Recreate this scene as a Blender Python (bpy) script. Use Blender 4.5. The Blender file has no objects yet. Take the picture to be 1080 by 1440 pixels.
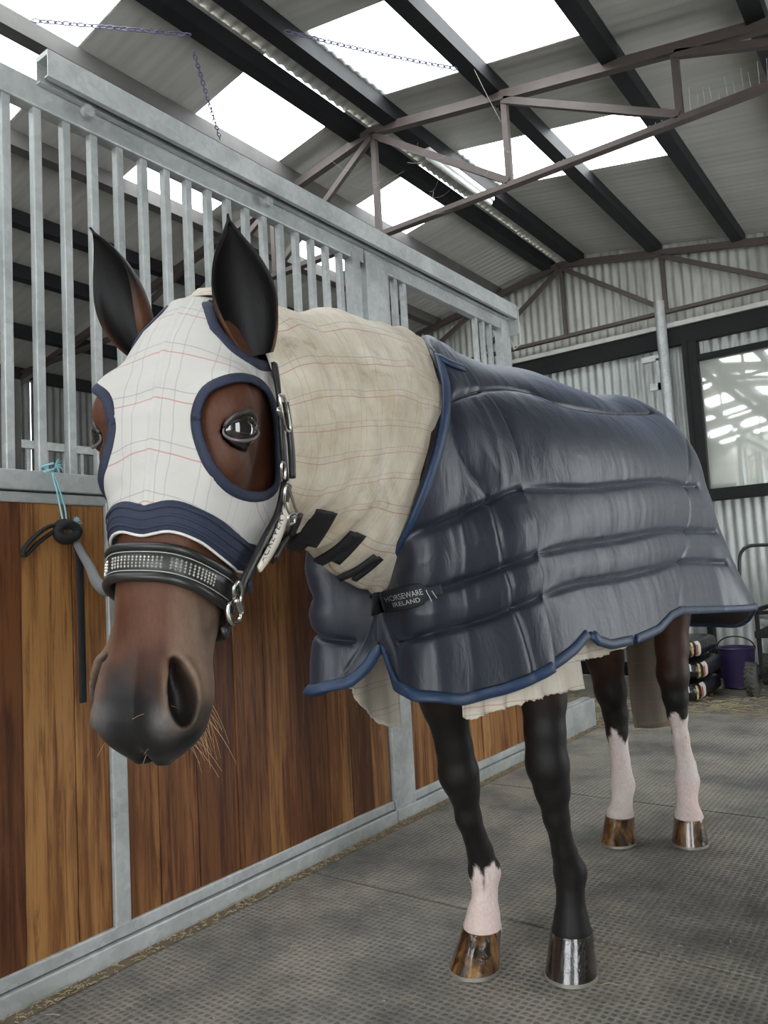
import bpy, math, random
import numpy as np
from mathutils import Matrix, Vector

random.seed(7); RNG = np.random.default_rng(11)
SC = bpy.context.scene
COL = SC.collection
# ------------------------------------------------------------------ camera
F, CX, CY, CAMH = 1085., 540., 720., 1.0
def nrm(v):
    v = np.array(v, float); return v/np.linalg.norm(v)
_y = nrm((1343-CX, -(768-CY), F)); _d2 = nrm((-951-CX, -(896-CY), F))
_x = nrm(-(_d2-_y*_d2.dot(_y))); _z = nrm(np.cross(_x, _y))
if _z[1] < 0: _z = -_z
CM = np.array([_x, _y, _z])          # world <- camera(right, up, forward)
CC = np.array([0, 0, CAMH])
cam_data = bpy.data.cameras.new('camera'); cam = bpy.data.objects.new('camera', cam_data); COL.objects.link(cam)
cam_data.sensor_fit = 'VERTICAL'; cam_data.sensor_height = 36; cam_data.lens = F/1440*36
cam_data.clip_start = .02
R3 = np.array([CM[:, 0], CM[:, 1], -CM[:, 2]]).T
mw = Matrix.Identity(4)
for i in range(3):
    for j in range(3): mw[i][j] = R3[i, j]
    mw[i][3] = CC[i]
cam.matrix_world = mw
SC.camera = cam
# ------------------------------------------------------------------ sky, exposure
world = bpy.data.worlds.new('overcast_sky'); SC.world = world; world.use_nodes = True
bg = world.node_tree.nodes['Background']; bg.inputs[0].default_value = (.93, .97, 1, 1); bg.inputs[1].default_value = 4.6
SC.view_settings.view_transform = 'Standard'; SC.view_settings.look = 'None'
SC.view_settings.gamma = 1; SC.view_settings.use_curve_mapping = False
SC.view_settings.exposure = 0.80
SC.cycles.use_denoising = True
SC.cycles.max_bounces = 10; SC.cycles.diffuse_bounces = 5; SC.cycles.transparent_max_bounces = 16
SC.cycles.caustics_reflective = False; SC.cycles.caustics_refractive = False

# ------------------------------------------------------------------ pixel helpers (1080x1440 frame)
def ray(px, py): return CM @ nrm((px-CX, -(py-CY), F))
def on_plane(px, py, axis, val):
    r = ray(px, py); return CC + r*((val-CC[axis])/r[axis])
def project(P):
    c = (np.asarray(P, float)-CC) @ CM
    return np.stack([CX+F*c[..., 0]/c[..., 2], CY-F*c[..., 1]/c[..., 2], c[..., 2]], -1)

# ------------------------------------------------------------------ mesh helpers
class MB:
    def __init__(s): s.v = []; s.f = []; s.n = 0; s.uv = []
    def add(s, verts, faces):
        verts = [tuple(map(float, p)) for p in verts]
        s.v += verts; s.f += [tuple(i+s.n for i in f) for f in faces]; s.n += len(verts); return s
    def box(s, lo, hi):
        x0, y0, z0 = lo; x1, y1, z1 = hi
        return s.add([(x0,y0,z0),(x1,y0,z0),(x1,y1,z0),(x0,y1,z0),(x0,y0,z1),(x1,y0,z1),(x1,y1,z1),(x0,y1,z1)],
                     [(0,3,2,1),(4,5,6,7),(0,1,5,4),(1,2,6,5),(2,3,7,6),(3,0,4,7)])
    def beam(s, a, b, w, h, up=(0,0,1)):
        a = np.array(a, float); b = np.array(b, float); d = nrm(b-a)
        sd = np.cross(d, up)
        if np.linalg.norm(sd) < 1e-4: sd = np.cross(d, (0,1,0))
        sd = nrm(sd)*w/2; u = nrm(np.cross(sd, d))*h/2
        P = [a-sd-u, a+sd-u, a+sd+u, a-sd+u, b-sd-u, b+sd-u, b+sd+u, b-sd+u]
        return s.add(P, [(0,1,2,3),(7,6,5,4),(0,4,5,1),(1,5,6,2),(2,6,7,3),(3,7,4,0)])
    def tube(s, path, r, n=8, caps=True, flat=1., up=None):
        path = np.array(path, float); N = len(path)
        r = np.broadcast_to(np.array(r, float), (N,))
        T = np.gradient(path, axis=0); T /= np.linalg.norm(T, axis=1)[:, None]+1e-12
        ref = np.array(up if up is not None else ((0,0,1) if abs(T[0][2]) < .9 else (1,0,0)), float)
        V = []
        for i in range(N):
            if up is not None: ref = np.array(up[i] if np.ndim(up) == 2 else up, float)
            a = np.cross(T[i], ref); a /= np.linalg.norm(a)+1e-12; b = np.cross(a, T[i])
            if up is None: ref = b
            for k in range(n):
                t = 2*math.pi*k/n; V.append(path[i]+a*math.cos(t)*r[i]+b*math.sin(t)*r[i]*flat)
        Fc = []
        for i in range(N-1):
            for k in range(n):
                k2 = (k+1) % n; Fc.append((i*n+k, i*n+k2, (i+1)*n+k2, (i+1)*n+k))
        if caps: Fc.append(tuple(range(n))[::-1]); Fc.append(tuple((N-1)*n+k for k in range(n)))
        return s.add(V, Fc)
    def lathe(s, prof, n=20, c=(0,0,0), axis='z'):
        V = []; Fc = []
        for (r, z) in prof:
            for k in range(n):
                t = 2*math.pi*k/n
                p = (r*math.cos(t), r*math.sin(t), z)
                if axis == 'y': p = (p[0], p[2], p[1])
                if axis == 'x': p = (p[2], p[0], p[1])
                V.append((p[0]+c[0], p[1]+c[1], p[2]+c[2]))
        for i in range(len(prof)-1):
            for k in range(n):
                k2 = (k+1) % n; Fc.append((i*n+k, i*n+k2, (i+1)*n+k2, (i+1)*n+k))
        Fc.append(tuple(range(n))[::-1]); Fc.append(tuple((len(prof)-1)*n+k for k in range(n)))
        return s.add(V, Fc)
    def ribbon(s, path, side, normal, w, th):
        """flat strap: path points, unit side vectors, unit normals, width (scalar/array), thickness"""
        path = np.array(path, float); N = len(path); w = np.broadcast_to(np.array(w, float), (N,))
        V = []
        for i in range(N):
            a = np.array(side[i])*w[i]/2; b = np.array(normal[i])*th
            V += [path[i]-a, path[i]-a*.86+b, path[i]+b*1.25, path[i]+a*.86+b, path[i]+a]
        Fc = []
        for i in range(N-1):
            for k in range(4): Fc.append((i*5+k, i*5+k+1, (i+1)*5+k+1, (i+1)*5+k))
            Fc.append((i*5+4, i*5, (i+1)*5, (i+1)*5+4))
        Fc.append((0,1,2,3,4)); Fc.append(tuple((N-1)*5+k for k in (4,3,2,1,0)))
        return s.add(V, Fc)
    def mesh(s, name, smooth=False, angle=None):
        m = bpy.data.meshes.new(name); m.from_pydata(s.v, [], s.f); m.update()
        if smooth:
            m.shade_smooth()
            if angle: m.set_sharp_from_angle(angle=math.radians(angle))
        return m
    def build(s, name, mat, parent=None, smooth=False, angle=None, bevel=0):
        import bmesh as _b
        m = s.mesh(name, smooth, angle)
        bm = _b.new(); bm.from_mesh(m); _b.ops.recalc_face_normals(bm, faces=bm.faces); bm.to_mesh(m); bm.free()
        if smooth:
            m.shade_smooth()
            if angle: m.set_sharp_from_angle(angle=math.radians(angle))
        o = link(name, m, mat, parent)
        if bevel:
            b = o.modifiers.new('bevel', 'BEVEL'); b.width = bevel; b.segments = 2; b.limit_method = 'ANGLE'
        return o

def link(name, data, mat=None, parent=None):
    o = bpy.data.objects.new(name, data); COL.objects.link(o)
    if mat is not None and data is not None and not data.materials: data.materials.append(mat)
    if parent is not None: o.parent = parent
    return o
def tag(o, label=None, cat=None, group=None, kind=None):
    if label: o['label'] = label
    if cat: o['category'] = cat
    if group: o['group'] = group
    if kind: o['kind'] = kind
    return o
def thing(name, label, cat, group=None, loc=(0,0,0)):
    o = bpy.data.objects.new(name, None); COL.objects.link(o); o.location = loc; o.empty_display_size = .1
    return tag(o, label, cat, group)
def struct(name, label, cat):
    o = bpy.data.objects.new(name, None); COL.objects.link(o); o.empty_display_size = .1
    return tag(o, label, cat, None, 'structure')

# ------------------------------------------------------------------ material helpers
class NT:
    def __init__(s, name):
        s.m = bpy.data.materials.new(name); s.m.use_nodes = True; s.t = s.m.node_tree
        s.t.nodes.clear(); s.out = s.t.nodes.new('ShaderNodeOutputMaterial')
    def n(s, typ, **kw):
        nd = s.t.nodes.new('ShaderNode'+typ)
        for k, v in kw.items():
            if k.startswith('i_'):
                key = k[2:]
                key = int(key) if key.isdigit() else key.replace('_', ' ')
                s.set(nd.inputs[key], v)
            else: setattr(nd, k, v)
        return nd
    def set(s, inp, v):
        if hasattr(v, 'is_linked') or isinstance(v, bpy.types.NodeSocket): s.t.links.new(v, inp)
        else: inp.default_value = (v if not (isinstance(v, tuple) and len(v) == 3 and inp.type == 'RGBA') else (*v, 1))
    def math(s, op, a, b=None, c=None, clamp=False):
        nd = s.t.nodes.new('ShaderNodeMath'); nd.operation = op; nd.use_clamp = clamp
        s.set(nd.inputs[0], a)
        if b is not None: s.set(nd.inputs[1], b)
        if c is not None: s.set(nd.inputs[2], c)
        return nd.outputs[0]
    def mix(s, f, a, b, blend='MIX'):
        nd = s.t.nodes.new('ShaderNodeMix'); nd.data_type = 'RGBA'; nd.blend_type = blend
        s.set(nd.inputs[0], f); s.set(nd.inputs[6], a); s.set(nd.inputs[7], b); return nd.outputs[2]
    def ramp(s, f, stops):
        nd = s.t.nodes.new('ShaderNodeValToRGB'); s.set(nd.inputs[0], f)
        e = nd.color_ramp.elements
        while len(e) > 1: e.remove(e[-1])
        e[0].position = stops[0][0]; e[0].color = (*stops[0][1], 1) if len(stops[0][1]) == 3 else stops[0][1]
        for p, c in stops[1:]:
            q = e.new(p); q.color = (*c, 1)
        return nd.outputs[0]
    def coords(s, kind='Object', scale=(1,1,1), loc=(0,0,0), rot=(0,0,0)):
        tc = s.n('TexCoord'); mp = s.n('Mapping')
        s.t.links.new(tc.outputs[kind], mp.inputs[0]); mp.inputs['Scale'].default_value = scale
        mp.inputs['Location'].default_value = loc; mp.inputs['Rotation'].default_value = rot
        return mp.outputs[0]
    def noise(s, vec, scale=5, detail=4, rough=.55, dist=0):
        nd = s.n('TexNoise'); s.t.links.new(vec, nd.inputs['Vector'])
        nd.inputs['Scale'].default_value = scale; nd.inputs['Detail'].default_value = detail
        nd.inputs['Roughness'].default_value = rough; nd.inputs['Distortion'].default_value = dist
        return nd.outputs['Fac']
    def bump(s, h, strength=.3, dist=.01, normal=None):
        nd = s.n('Bump'); s.t.links.new(h, nd.inputs['Height']); nd.inputs['Strength'].default_value = strength
        nd.inputs['Distance'].default_value = dist
        if normal is not None: s.t.links.new(normal, nd.inputs['Normal'])
        return nd.outputs[0]
    def pbr(s, color, rough=.5, metal=0., normal=None, **kw):
        nd = s.n('BsdfPrincipled'); s.set(nd.inputs['Base Color'], color); s.set(nd.inputs['Roughness'], rough)
        s.set(nd.inputs['Metallic'], metal)
        if normal is not None: s.t.links.new(normal, nd.inputs['Normal'])
        for k, v in kw.items(): s.set(nd.inputs[k.replace('_', ' ')], v)
        s.t.links.new(nd.outputs[0], s.out.inputs[0]); s.bsdf = nd
        return s.m
def rand(T): return T.n('ObjectInfo').outputs['Random']

def simple(name, col, rough=.5, metal=0., var=.15, scale=8, bump=0., spec=.5):
    T = NT(name); v = T.coords(); n = T.noise(v, scale)
    c = T.mix(n, tuple(x*(1-var) for x in col), tuple(min(1, x*(1+var)) for x in col))
    return T.pbr(c, rough, metal, T.bump(T.noise(v, scale*6), bump, .004) if bump else None, Specular_IOR_Level=spec)

def mat_galv():
    T = NT('galvanised_steel'); v = T.coords()
    vo = T.n('TexVoronoi', i_Scale=55.); T.t.links.new(v, vo.inputs['Vector'])
    n = T.noise(v, 6, 5); s = T.math('MULTIPLY', vo.outputs['Color'], .20)
    f = T.math('ADD', T.math('MULTIPLY', n, .85), s)
    c = T.ramp(f, [(.25, (.30,.32,.31)), (.55, (.45,.47,.46)), (.8, (.58,.60,.60))])
    return T.pbr(c, T.math('ADD', .38, T.math('MULTIPLY', n, .2)), .35, T.bump(n, .08, .004))
def mat_wood():
    T = NT('stained_hardwood'); r = rand(T)
    tc = T.n('TexCoord'); ad = T.n('VectorMath', operation='ADD'); T.t.links.new(tc.outputs['Object'], ad.inputs[0])
    cb = T.n('CombineXYZ'); T.set(cb.inputs[0], T.math('MULTIPLY', r, 37.)); T.set(cb.inputs[2], T.math('MULTIPLY', r, 91.))
    T.t.links.new(cb.outputs[0], ad.inputs[1])
    def mp(sc):
        m = T.n('Mapping'); T.t.links.new(ad.outputs[0], m.inputs[0]); m.inputs['Scale'].default_value = sc; return m.outputs[0]
    grain = T.noise(mp((12, 34, 1.6)), 1.6, 7, .68, .9); fine = T.noise(mp((60, 260, 7)), 1.2, 4, .6)
    blot = T.noise(mp((4, 11, 1.3)), 1., 5, .6, .5)
    base = T.ramp(r, [(0, (.055,.017,.007)), (.2, (.12,.040,.013)), (.42, (.21,.088,.026)), (.6, (.075,.023,.009)), (.8, (.16,.060,.018)), (1, (.25,.108,.032))])
    worn = T.ramp(r, [(0, (.15,.055,.018)), (.35, (.40,.20,.066)), (.6, (.24,.10,.032)), (1, (.44,.235,.085))])
    spk = T.math('ADD', T.math('MULTIPLY', blot, .55), T.math('MULTIPLY', grain, .45))
    f = T.ramp(spk, [(.44, (0,0,0)), (.56, (.85,.85,.85))])
    c = T.mix(f, base, worn)
    c = T.mix(T.ramp(grain, [(.25, (.75,.75,.75)), (.5, (0,0,0))]), c, (.045,.014,.006))
    c = T.mix(T.ramp(fine, [(.55, (0,0,0)), (.75, (.5,.5,.5))]), c, (.10,.038,.013))
    b = T.math('ADD', grain, T.math('MULTIPLY', fine, .5))
    return T.pbr(c, .5, 0, T.bump(b, .25, .003), Specular_IOR_Level=.3)
def mat_rubber():
    T = NT('studded_rubber'); v = T.coords()
    vo = T.n('TexVoronoi', i_Scale=52.); vo.inputs['Randomness'].default_value = .12; T.t.links.new(v, vo.inputs['Vector'])
    d = T.ramp(vo.outputs['Distance'], [(.25, (1,1,1)), (.5, (0,0,0))])
    n = T.noise(v, 3.2, 7, .62); n2 = T.noise(v, 28, 5, .65); big = T.noise(v, 1.9, 6, .65)
    dust = T.ramp(T.math('ADD', T.math('MULTIPLY', n, .6), T.math('MULTIPLY', n2, .4)), [(.40, (0,0,0)), (.68, (1,1,1))])
    c = T.mix(d, (.30,.28,.245), (.115,.113,.108))
    c = T.mix(T.math('MULTIPLY', dust, .55), c, (.44,.385,.295))
    c = T.mix(T.ramp(big, [(.36, (.9,.9,.9)), (.56, (0,0,0))]), c, (.09,.09,.088))
    hgt = T.math('ADD', d, T.math('MULTIPLY', n2, .5))
    return T.pbr(c, .62, 0, T.bump(hgt, .55, .0035), Specular_IOR_Level=.35)
def mat_roof(corr=False):
    T = NT('roof_underside'); v = T.coords(scale=(1, 1, 1)); v2 = T.coords(scale=(.5, 14, 1))
    n = T.noise(v, 1.7, 4); st = T.noise(v2, 1.2, 5, .6)
    c = T.mix(n, (.44,.43,.395), (.56,.55,.50))
    c = T.mix(T.ramp(st, [(.42, (0,0,0)), (.72, (.5,.5,.5))]), c, (.30,.29,.26))
    return T.pbr(c, .6, .0, None)
def mat_zinc(name='weathered_zinc', a=(.33,.35,.33), b=(.55,.57,.55)):
    T = NT(name); v = T.coords(scale=(1,1,.35)); n = T.noise(v, 2.2, 6, .6); n2 = T.noise(v, 14, 4)
    c = T.mix(n, a, b); c = T.mix(T.ramp(n2, [(.5, (0,0,0)), (.8, (.6,.6,.6))]), c, tuple(x*.6 for x in a))
    return T.pbr(c, .48, .25, None)
def mat_sky_sheet():
    T = NT('translucent_roof_sheet'); v = T.coords(scale=(1,6,1)); n = T.noise(v, 2, 4)
    c = T.mix(n, (.90,.92,.90), (1,1,1))
    tr = T.n('BsdfTransparent'); T.set(tr.inputs[0], c); tl = T.n('BsdfTranslucent'); T.set(tl.inputs[0], (.9,.92,.9))
    mx = T.n('MixShader'); mx.inputs[0].default_value = .25; T.t.links.new(tr.outputs[0], mx.inputs[1]); T.t.links.new(tl.outputs[0], mx.inputs[2])
    T.t.links.new(mx.outputs[0], T.out.inputs[0]); return T.m
def mat_window():
    T = NT('dusty_window_glass'); v = T.coords(scale=(1,1,.25)); n = T.noise(v, 9, 5, .6); n2 = T.noise(T.coords(), 2, 3)
    df = T.n('BsdfDiffuse'); T.set(df.inputs[0], T.mix(n, (.50,.51,.46), (.66,.67,.62)))
    tl = T.n('BsdfTranslucent'); T.set(tl.inputs[0], (.6,.62,.58))
    gl = T.n('BsdfGlossy'); gl.inputs['Roughness'].default_value = .03; T.set(gl.inputs[0], (.95,.95,.92))
    m1 = T.n('MixShader'); m1.inputs[0].default_value = .40; T.t.links.new(df.outputs[0], m1.inputs[1]); T.t.links.new(tl.outputs[0], m1.inputs[2])
    m2 = T.n('MixShader'); T.set(m2.inputs[0], T.math('ADD', .36, T.math('MULTIPLY', n2, .2)))
    T.t.links.new(m1.outputs[0], m2.inputs[1]); T.t.links.new(gl.outputs[0], m2.inputs[2])
    T.t.links.new(m2.outputs[0], T.out.inputs[0]); return T.m
M = {}
M['galv'] = mat_galv(); M['wood'] = mat_wood(); M['rubber'] = mat_rubber(); M['roof'] = mat_roof(); M['zinc'] = mat_zinc()
M['zinc_dark'] = mat_zinc('dull_zinc', (.16,.16,.15), (.26,.26,.25)); M['skylight'] = mat_sky_sheet(); M['window'] = mat_window()
M['zinc_pale'] = mat_zinc('pale_zinc', (.42,.42,.38), (.58,.58,.53))
M['purlin'] = simple('dark_painted_timber', (.016,.016,.018), .6, 0, .6, 5, .15, .25)
M['purlin_grey'] = simple('weathered_timber', (.10,.095,.09), .7, 0, .5, 5, .2)
M['truss'] = simple('dull_painted_steel', (.085,.065,.06), .55, .1, .3, 9)
M['black_paint'] = simple('black_painted_timber', (.012,.012,.012), .6, 0, .4, 8, .1, .2)
M['dirt'] = simple('dirt_and_chaff', (.17,.13,.085), .95, 0, .45, 18, .6)
M['concrete'] = simple('dusty_concrete', (.17,.155,.13), .9, 0, .35, 7, .35)
M['black_plastic'] = simple('black_plastic', (.02,.02,.021), .4, 0, .2)
M['white_plastic'] = simple('white_plastic', (.8,.8,.78), .4, 0, .05)
# ================================================================== THE BUILDING
RX, RZ, PITCH = -2.79, 4.03, .176
XL, XR, YB, YF = -7.3, 2.0, 7.0, -6.2
def roof_z(x, top=RZ): return top - PITCH*abs(x-RX)
XS = -1.95                                   # face of the stall fronts
# ---- floor
fl = struct('floor', 'dark studded rubber mats over dusty concrete strewn with straw', 'floor')
MB().box((XL, YF, -.06), (XR, YB, -.012)).build('concrete_slab', M['concrete'], fl)
MB().box((XS, YF, -.013), (-1.895, 5.4, -.002)).build('dirt_strip', M['dirt'], fl)
xs = [-1.895, .02, 1.8]; ys = [-5.27, -3.44, -1.61, .22, 2.05, 3.30, 5.38]
for i in range(2):
    for j in range(6):
        g = .004; jit = lambda: random.uniform(-.0015, .0015)
        z = random.uniform(-.002, .0)
        MB().box((xs[i]+g, ys[j]+g, -.012), (xs[i+1]-g, ys[j+1]-g, z)).build('rubber_mat', M['rubber'], fl, bevel=.002)
# ---- walls
def corrugated(name, a, b, z0, z1, mat, parent, pitch=.076, amp=.009, axis='x', ztop=None, seg=6):
    """vertical-ribbed sheet between a and b on the horizontal axis; returns object at depth 0 (caller sets location)"""
    n = max(2, int(round((b-a)/pitch*seg))); t = np.linspace(a, b, n+1); d = amp*np.cos(2*np.pi*(t-a)/pitch)
    m = MB(); V = []
    for q, dd in zip(t, d):
        zt = z1 if ztop is None else ztop(q)
        V += [(q, dd, z0), (q, dd, zt)] if axis == 'x' else [(dd, q, z0), (dd, q, zt)]
    m.add(V, [(2*i, 2*i+2, 2*i+3, 2*i+1) for i in range(n)])
    return m.build(name, mat, parent, smooth=True)
WX0, WX1, WZ0, WZ1 = -1.63, -.25, 1.60, 2.72       # window opening in the far wall
wb = struct('wall_back', 'corrugated zinc gable end wall with black timber girt', 'wall')
x = XL; w = .76
edges = [XL, -6.5, -5.7, -4.9, -4.1, -3.34, -2.58, -1.87, WX0, WX1, .5, 1.25, XR]
for a, b in zip(edges[:-1], edges[1:]):
    if a == WX0:
        corrugated('corrugated_sheet', a-.02, b+.02, -.06, WZ0, M['zinc'], wb).location.y = YB+.03
        corrugated('corrugated_sheet', a, b, WZ1, 3.02, M['zinc'], wb).location.y = YB+.03
    else:
        corrugated('corrugated_sheet', a-.02, b+.02, -.06, 3.02, M['zinc'], wb).location.y = YB+.03
for a, b in zip(edges[:-1], edges[1:]):
    corrugated('gable_sheet', a-.03, b+.03, 3.0, 3.2, M['zinc_pale'], wb, ztop=lambda q: roof_z(q)+.03).location.y = YB+.045
MB().box((XL, YB-.06, 2.90), (XR, YB, 3.06)).build('timber_girt', M['black_paint'], wb)
MB().box((XL, YB-.09, 3.06), (XR, YB, 3.10)).build('girt_cap', M['zinc_pale'], wb)
MB().box((XL, YB-.05, .0), (XR, YB, .12)).build('sole_plate', M['black_paint'], wb)
m = MB(); m.tube([(-1.90, YB-.12, 0), (-1.90, YB-.12, 3.3)], .045, 16); m.build('steel_post', M['galv'], wb, smooth=True, angle=40)
m = MB(); m.box((-2.09, YB-.13, 2.78), (-1.94, YB-.09, 2.83)); m.box((-1.97, YB-.13, 2.52), (-1.94, YB-.10, 2.80)); m.box((-2.04, YB-.13, 2.52), (-1.94, YB-.10, 2.58))
m.build('gate_latch', M['galv'], wb)
win = struct('window_1', 'large dusty window pane in a black timber frame', 'window')
m = MB(); t = .075
m.box((WX0-t, YB-.09, WZ0-.10), (WX0, YB+.02, 2.90)); m.box((WX1, YB-.09, WZ0-.10), (WX1+t, YB+.02, 2.90))
m.box((WX0, YB-.09, WZ0-.10), (WX1, YB+.02, WZ0)); m.box((WX0, YB-.09, WZ1), (WX1, YB+.02, WZ1+.05))
m.build('window_frame', M['black_paint'], win, bevel=.004)
MB().box((WX0, YB-.03, WZ0), (WX1, YB-.022, WZ1)).build('pane', M['window'], win)
m = MB(); m.box((WX0-t-.05, YB-.08, 0), (WX0-t, YB, 2.92)); m.build('jamb_post', M['black_paint'], wb)
wl = struct('wall_left', 'dull corrugated outer wall behind the stalls', 'wall')
for k in range(9):
    corrugated('corrugated_sheet', YF+k*(YB-YF)/9, YF+(k+1)*(YB-YF)/9, 0, roof_z(XL), M['zinc_dark'], wl, axis='y').location.x = XL
wr = struct('wall_right', 'corrugated outer wall along the aisle', 'wall')
for k in range(9):
    if k in (3, 7): continue                 # open barn doorway beside the photographer
    corrugated('corrugated_sheet', YF+k*(YB-YF)/9, YF+(k+1)*(YB-YF)/9, 0, roof_z(XR), M['zinc'], wr, axis='y').location.x = XR
corrugated('lintel_sheet', YF+3*(YB-YF)/9, YF+4*(YB-YF)/9, 2.9, roof_z(XR), M['zinc'], wr, axis='y').location.x = XR
corrugated('lintel_sheet', YF+7*(YB-YF)/9, YF+8*(YB-YF)/9, 2.9, roof_z(XR), M['zinc'], wr, axis='y').location.x = XR
wf = struct('wall_front', 'corrugated gable end wall with an open doorway', 'wall')
for a, b in zip(edges[:-1], edges[1:]):
    op = -1.9 < (a+b)/2 < 1.9
    corrugated('gable_sheet', a, b, 3.0 if op else 0, 3.2, M['zinc_pale'], wf, ztop=lambda q: roof_z(q)+.03).location.y = YF
# ---- ceiling: roof sheets, skylights, purlins, trusses
ce = struct('ceiling', 'pitched barn roof of grey sheets with translucent skylight bands', 'ceiling')
SKY = [(1.49-1.53*k, 2.25-1.53*k) for k in (5, 4, 3, 2, 1, 0)] + [(3.03, 3.77), (4.62, 5.32)]
def roof_piece(name, x0, x1, y0, y1, mat, amp, pitch=.076, seg=4, thick=False):
    n = max(2, int((y1-y0)/pitch*seg)); t = np.linspace(y0, y1, n+1)
    m = MB(); V = []; d = amp*np.cos(2*np.pi*t/pitch)
    for q, dd in zip(t, d): V += [(x0, q, roof_z(x0)+dd), (x1, q, roof_z(x1)+dd)]
    m.add(V, [(2*i, 2*i+1, 2*i+3, 2*i+2) for i in range(n)])
    return m.build(name, mat, ce, smooth=True)
bands = []; y = YF
for s0, s1 in SKY:
    bands.append((y, s0, False)); bands.append((s0, s1, True)); y = s1
bands += [(5.32, 6.18, False), (6.18, YB+.1, 'corr')]
def split(y0, y1, w=.77):
    n = max(1, round((y1-y0)/w)); return [(y0+(y1-y0)*i/n, y0+(y1-y0)*(i+1)/n) for i in range(n)]
for side, (ri, sk, ev) in (('right', (RX+.20, -1.20, XR)), ('left', (RX-.09, -4.34, XL))):
    for y0, y1, kind in bands:
        if kind is True:
            roof_piece('skylight', ri, sk, y0, y1, M['skylight'], .008)
            roof_piece('roof_sheet', sk, ev, y0-.01, y1+.01, M['roof'], .002)
        else:
            for a, b in split(y0, y1):
                roof_piece('roof_sheet', ri, ev, a-.01, b+.01, M['roof'], .010 if kind == 'corr' and side == 'left' else .002)
for a, b in split(YF, YB+.1, .9):
    m = MB(); n = max(2, int((b-a)/.076*6)); t = np.linspace(a, b, n+1); V = []
    for q in t:
        dd = .008*math.cos(2*math.pi*q/.076)
        V += [(RX-.11, q, roof_z(RX-.11)+.01+dd), (RX, q, RZ+.02+dd), (RX+.22, q, roof_z(RX+.22)+.01+dd)]
    Fc = []
    for i in range(n): Fc += [(3*i, 3*i+1, 3*i+4, 3*i+3), (3*i+1, 3*i+2, 3*i+5, 3*i+4)]
    m.add(V, Fc); m.build('ridge_cap', M['roof'], ce, smooth=True)
for px, wd, dp, mt in [(-2.64, .10, .115, 'purlin'), (-2.93, .09, .115, 'purlin'), (-1.91, .09, .11, 'purlin'), (-1.22, .085, .11, 'purlin'), (-.52, .085, .11, 'purlin'), (.2, .085, .11, 'purlin'),
                   (.95, .085, .11, 'purlin'), (1.7, .085, .11, 'purlin'), (-3.52, .085, .11, 'purlin_grey'), (-4.27, .085, .11, 'purlin_grey'), (-4.95, .085, .11, 'purlin'), (-5.55, .085, .12, 'purlin'), (-6.4, .085, .12, 'purlin'), (-7.2, .085, .12, 'purlin')]:
    MB().box((px-wd/2, YF, roof_z(px)-dp), (px+wd/2, YB, roof_z(px)-.012)).build('purlin', M[mt], ce)
def truss(yy, mat, skip_left=False):
    tr = bpy.data.objects.new('roof_truss', None); COL.objects.link(tr); tr.parent = ce
    zc = 3.20; top = lambda x: roof_z(x, 3.905)
    XE = [XL, XR]
    MB().beam((RX, yy, top(RX)), (XE[1], yy, top(XE[1])), .05, .055).build('top_chord', mat, tr)
    MB().beam((RX, yy, top(RX)), (XE[0], yy, top(XE[0])), .05, .055).build('top_chord', mat, tr)
    MB().beam((XE[0], yy, zc), (1.25, yy, zc), .05, .03).build('bottom_chord', mat, tr)
    XV = [-6.55, -5.6, -4.65, -3.72, -2.79, -1.85, -.90, .05]
    for xv in XV: MB().beam((xv, yy, zc), (xv, yy, top(xv)), .035, .035, (0,1,0)).build('strut', mat, tr)
    for a, b in [(-2.79, -1.85), (-1.85, -.90), (-.90, .05), (-2.79, -3.72), (-3.72, -4.65), (-4.65, -5.6)]:
        MB().beam((a, yy-.01, top(a)-.03), (b, yy-.01, zc+.02), .03, .04).build('strut', mat, tr)
    return tr
for yy in (6.9, 3.92, .84, -2.24, -5.3): truss(yy, M['truss'])
# bird wire pins along the front truss chord
m = MB()
for k in range(60):
    xx = -1.9+k*.035; m.beam((xx, 3.92, 3.21), (xx+random.uniform(-.01,.01), 3.92, 3.21+(random.uniform(.02,.035) if xx < -.9 else random.uniform(.06,.14))), .0025, .0025, (0,1,0))
o = m.build('bird_wire', M['galv'], ce); o['kind'] = 'stuff'
# ================================================================== STALL FRONTS
def stall_unit(name, label, y0, y1, plank_edges, bars, stiles, track=False, top=True):
    t = thing(name, label, 'stall front', 'stall fronts along the aisle', (XS, (y0+y1)/2, 0))
    def put(o): o.location = (-XS, -(y0+y1)/2, 0); return o
    g = M['galv']
    m = MB(); m.box((XS-.045, y0, .05), (XS, y1, .085)); m.box((XS-.045, y0, -.012), (XS+.012, y1, .047)); put(m.build('bottom_rail', g, t, bevel=.004))
    m = MB(); m.box((XS-.045, y0, 1.25), (XS, y1, 1.278)); m.box((XS-.05, y0, 1.282), (XS+.012, y1, 1.335)); put(m.build('middle_rail', g, t, bevel=.003))
    for a, b in zip(plank_edges[:-1], plank_edges[1:]):
        d = random.uniform(-.003, .003)
        put(MB().box((XS-.04, a+.0012, .08), (XS-.008+d, b-.0012, 1.252)).build('plank', M['wood'], t, bevel=.0015))
    for a, b, z0, z1 in stiles: put(MB().box((XS-.046, a, z0), (XS+.004, b, z1)).build('stile', g, t, bevel=.003))
    if top: put(MB().box((XS-.05, y0, 2.375), (XS-.005, y1, 2.455)).build('top_rail', g, t, bevel=.004))
    for b in bars: put(MB().box((XS-.040, b-.0125, 1.33), (XS-.014, b+.0125, 2.385)).build('bar', g, t, bevel=.003))
    return t
ba = [1.0395+.0895*k for k in range(-5, 17)]
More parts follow.
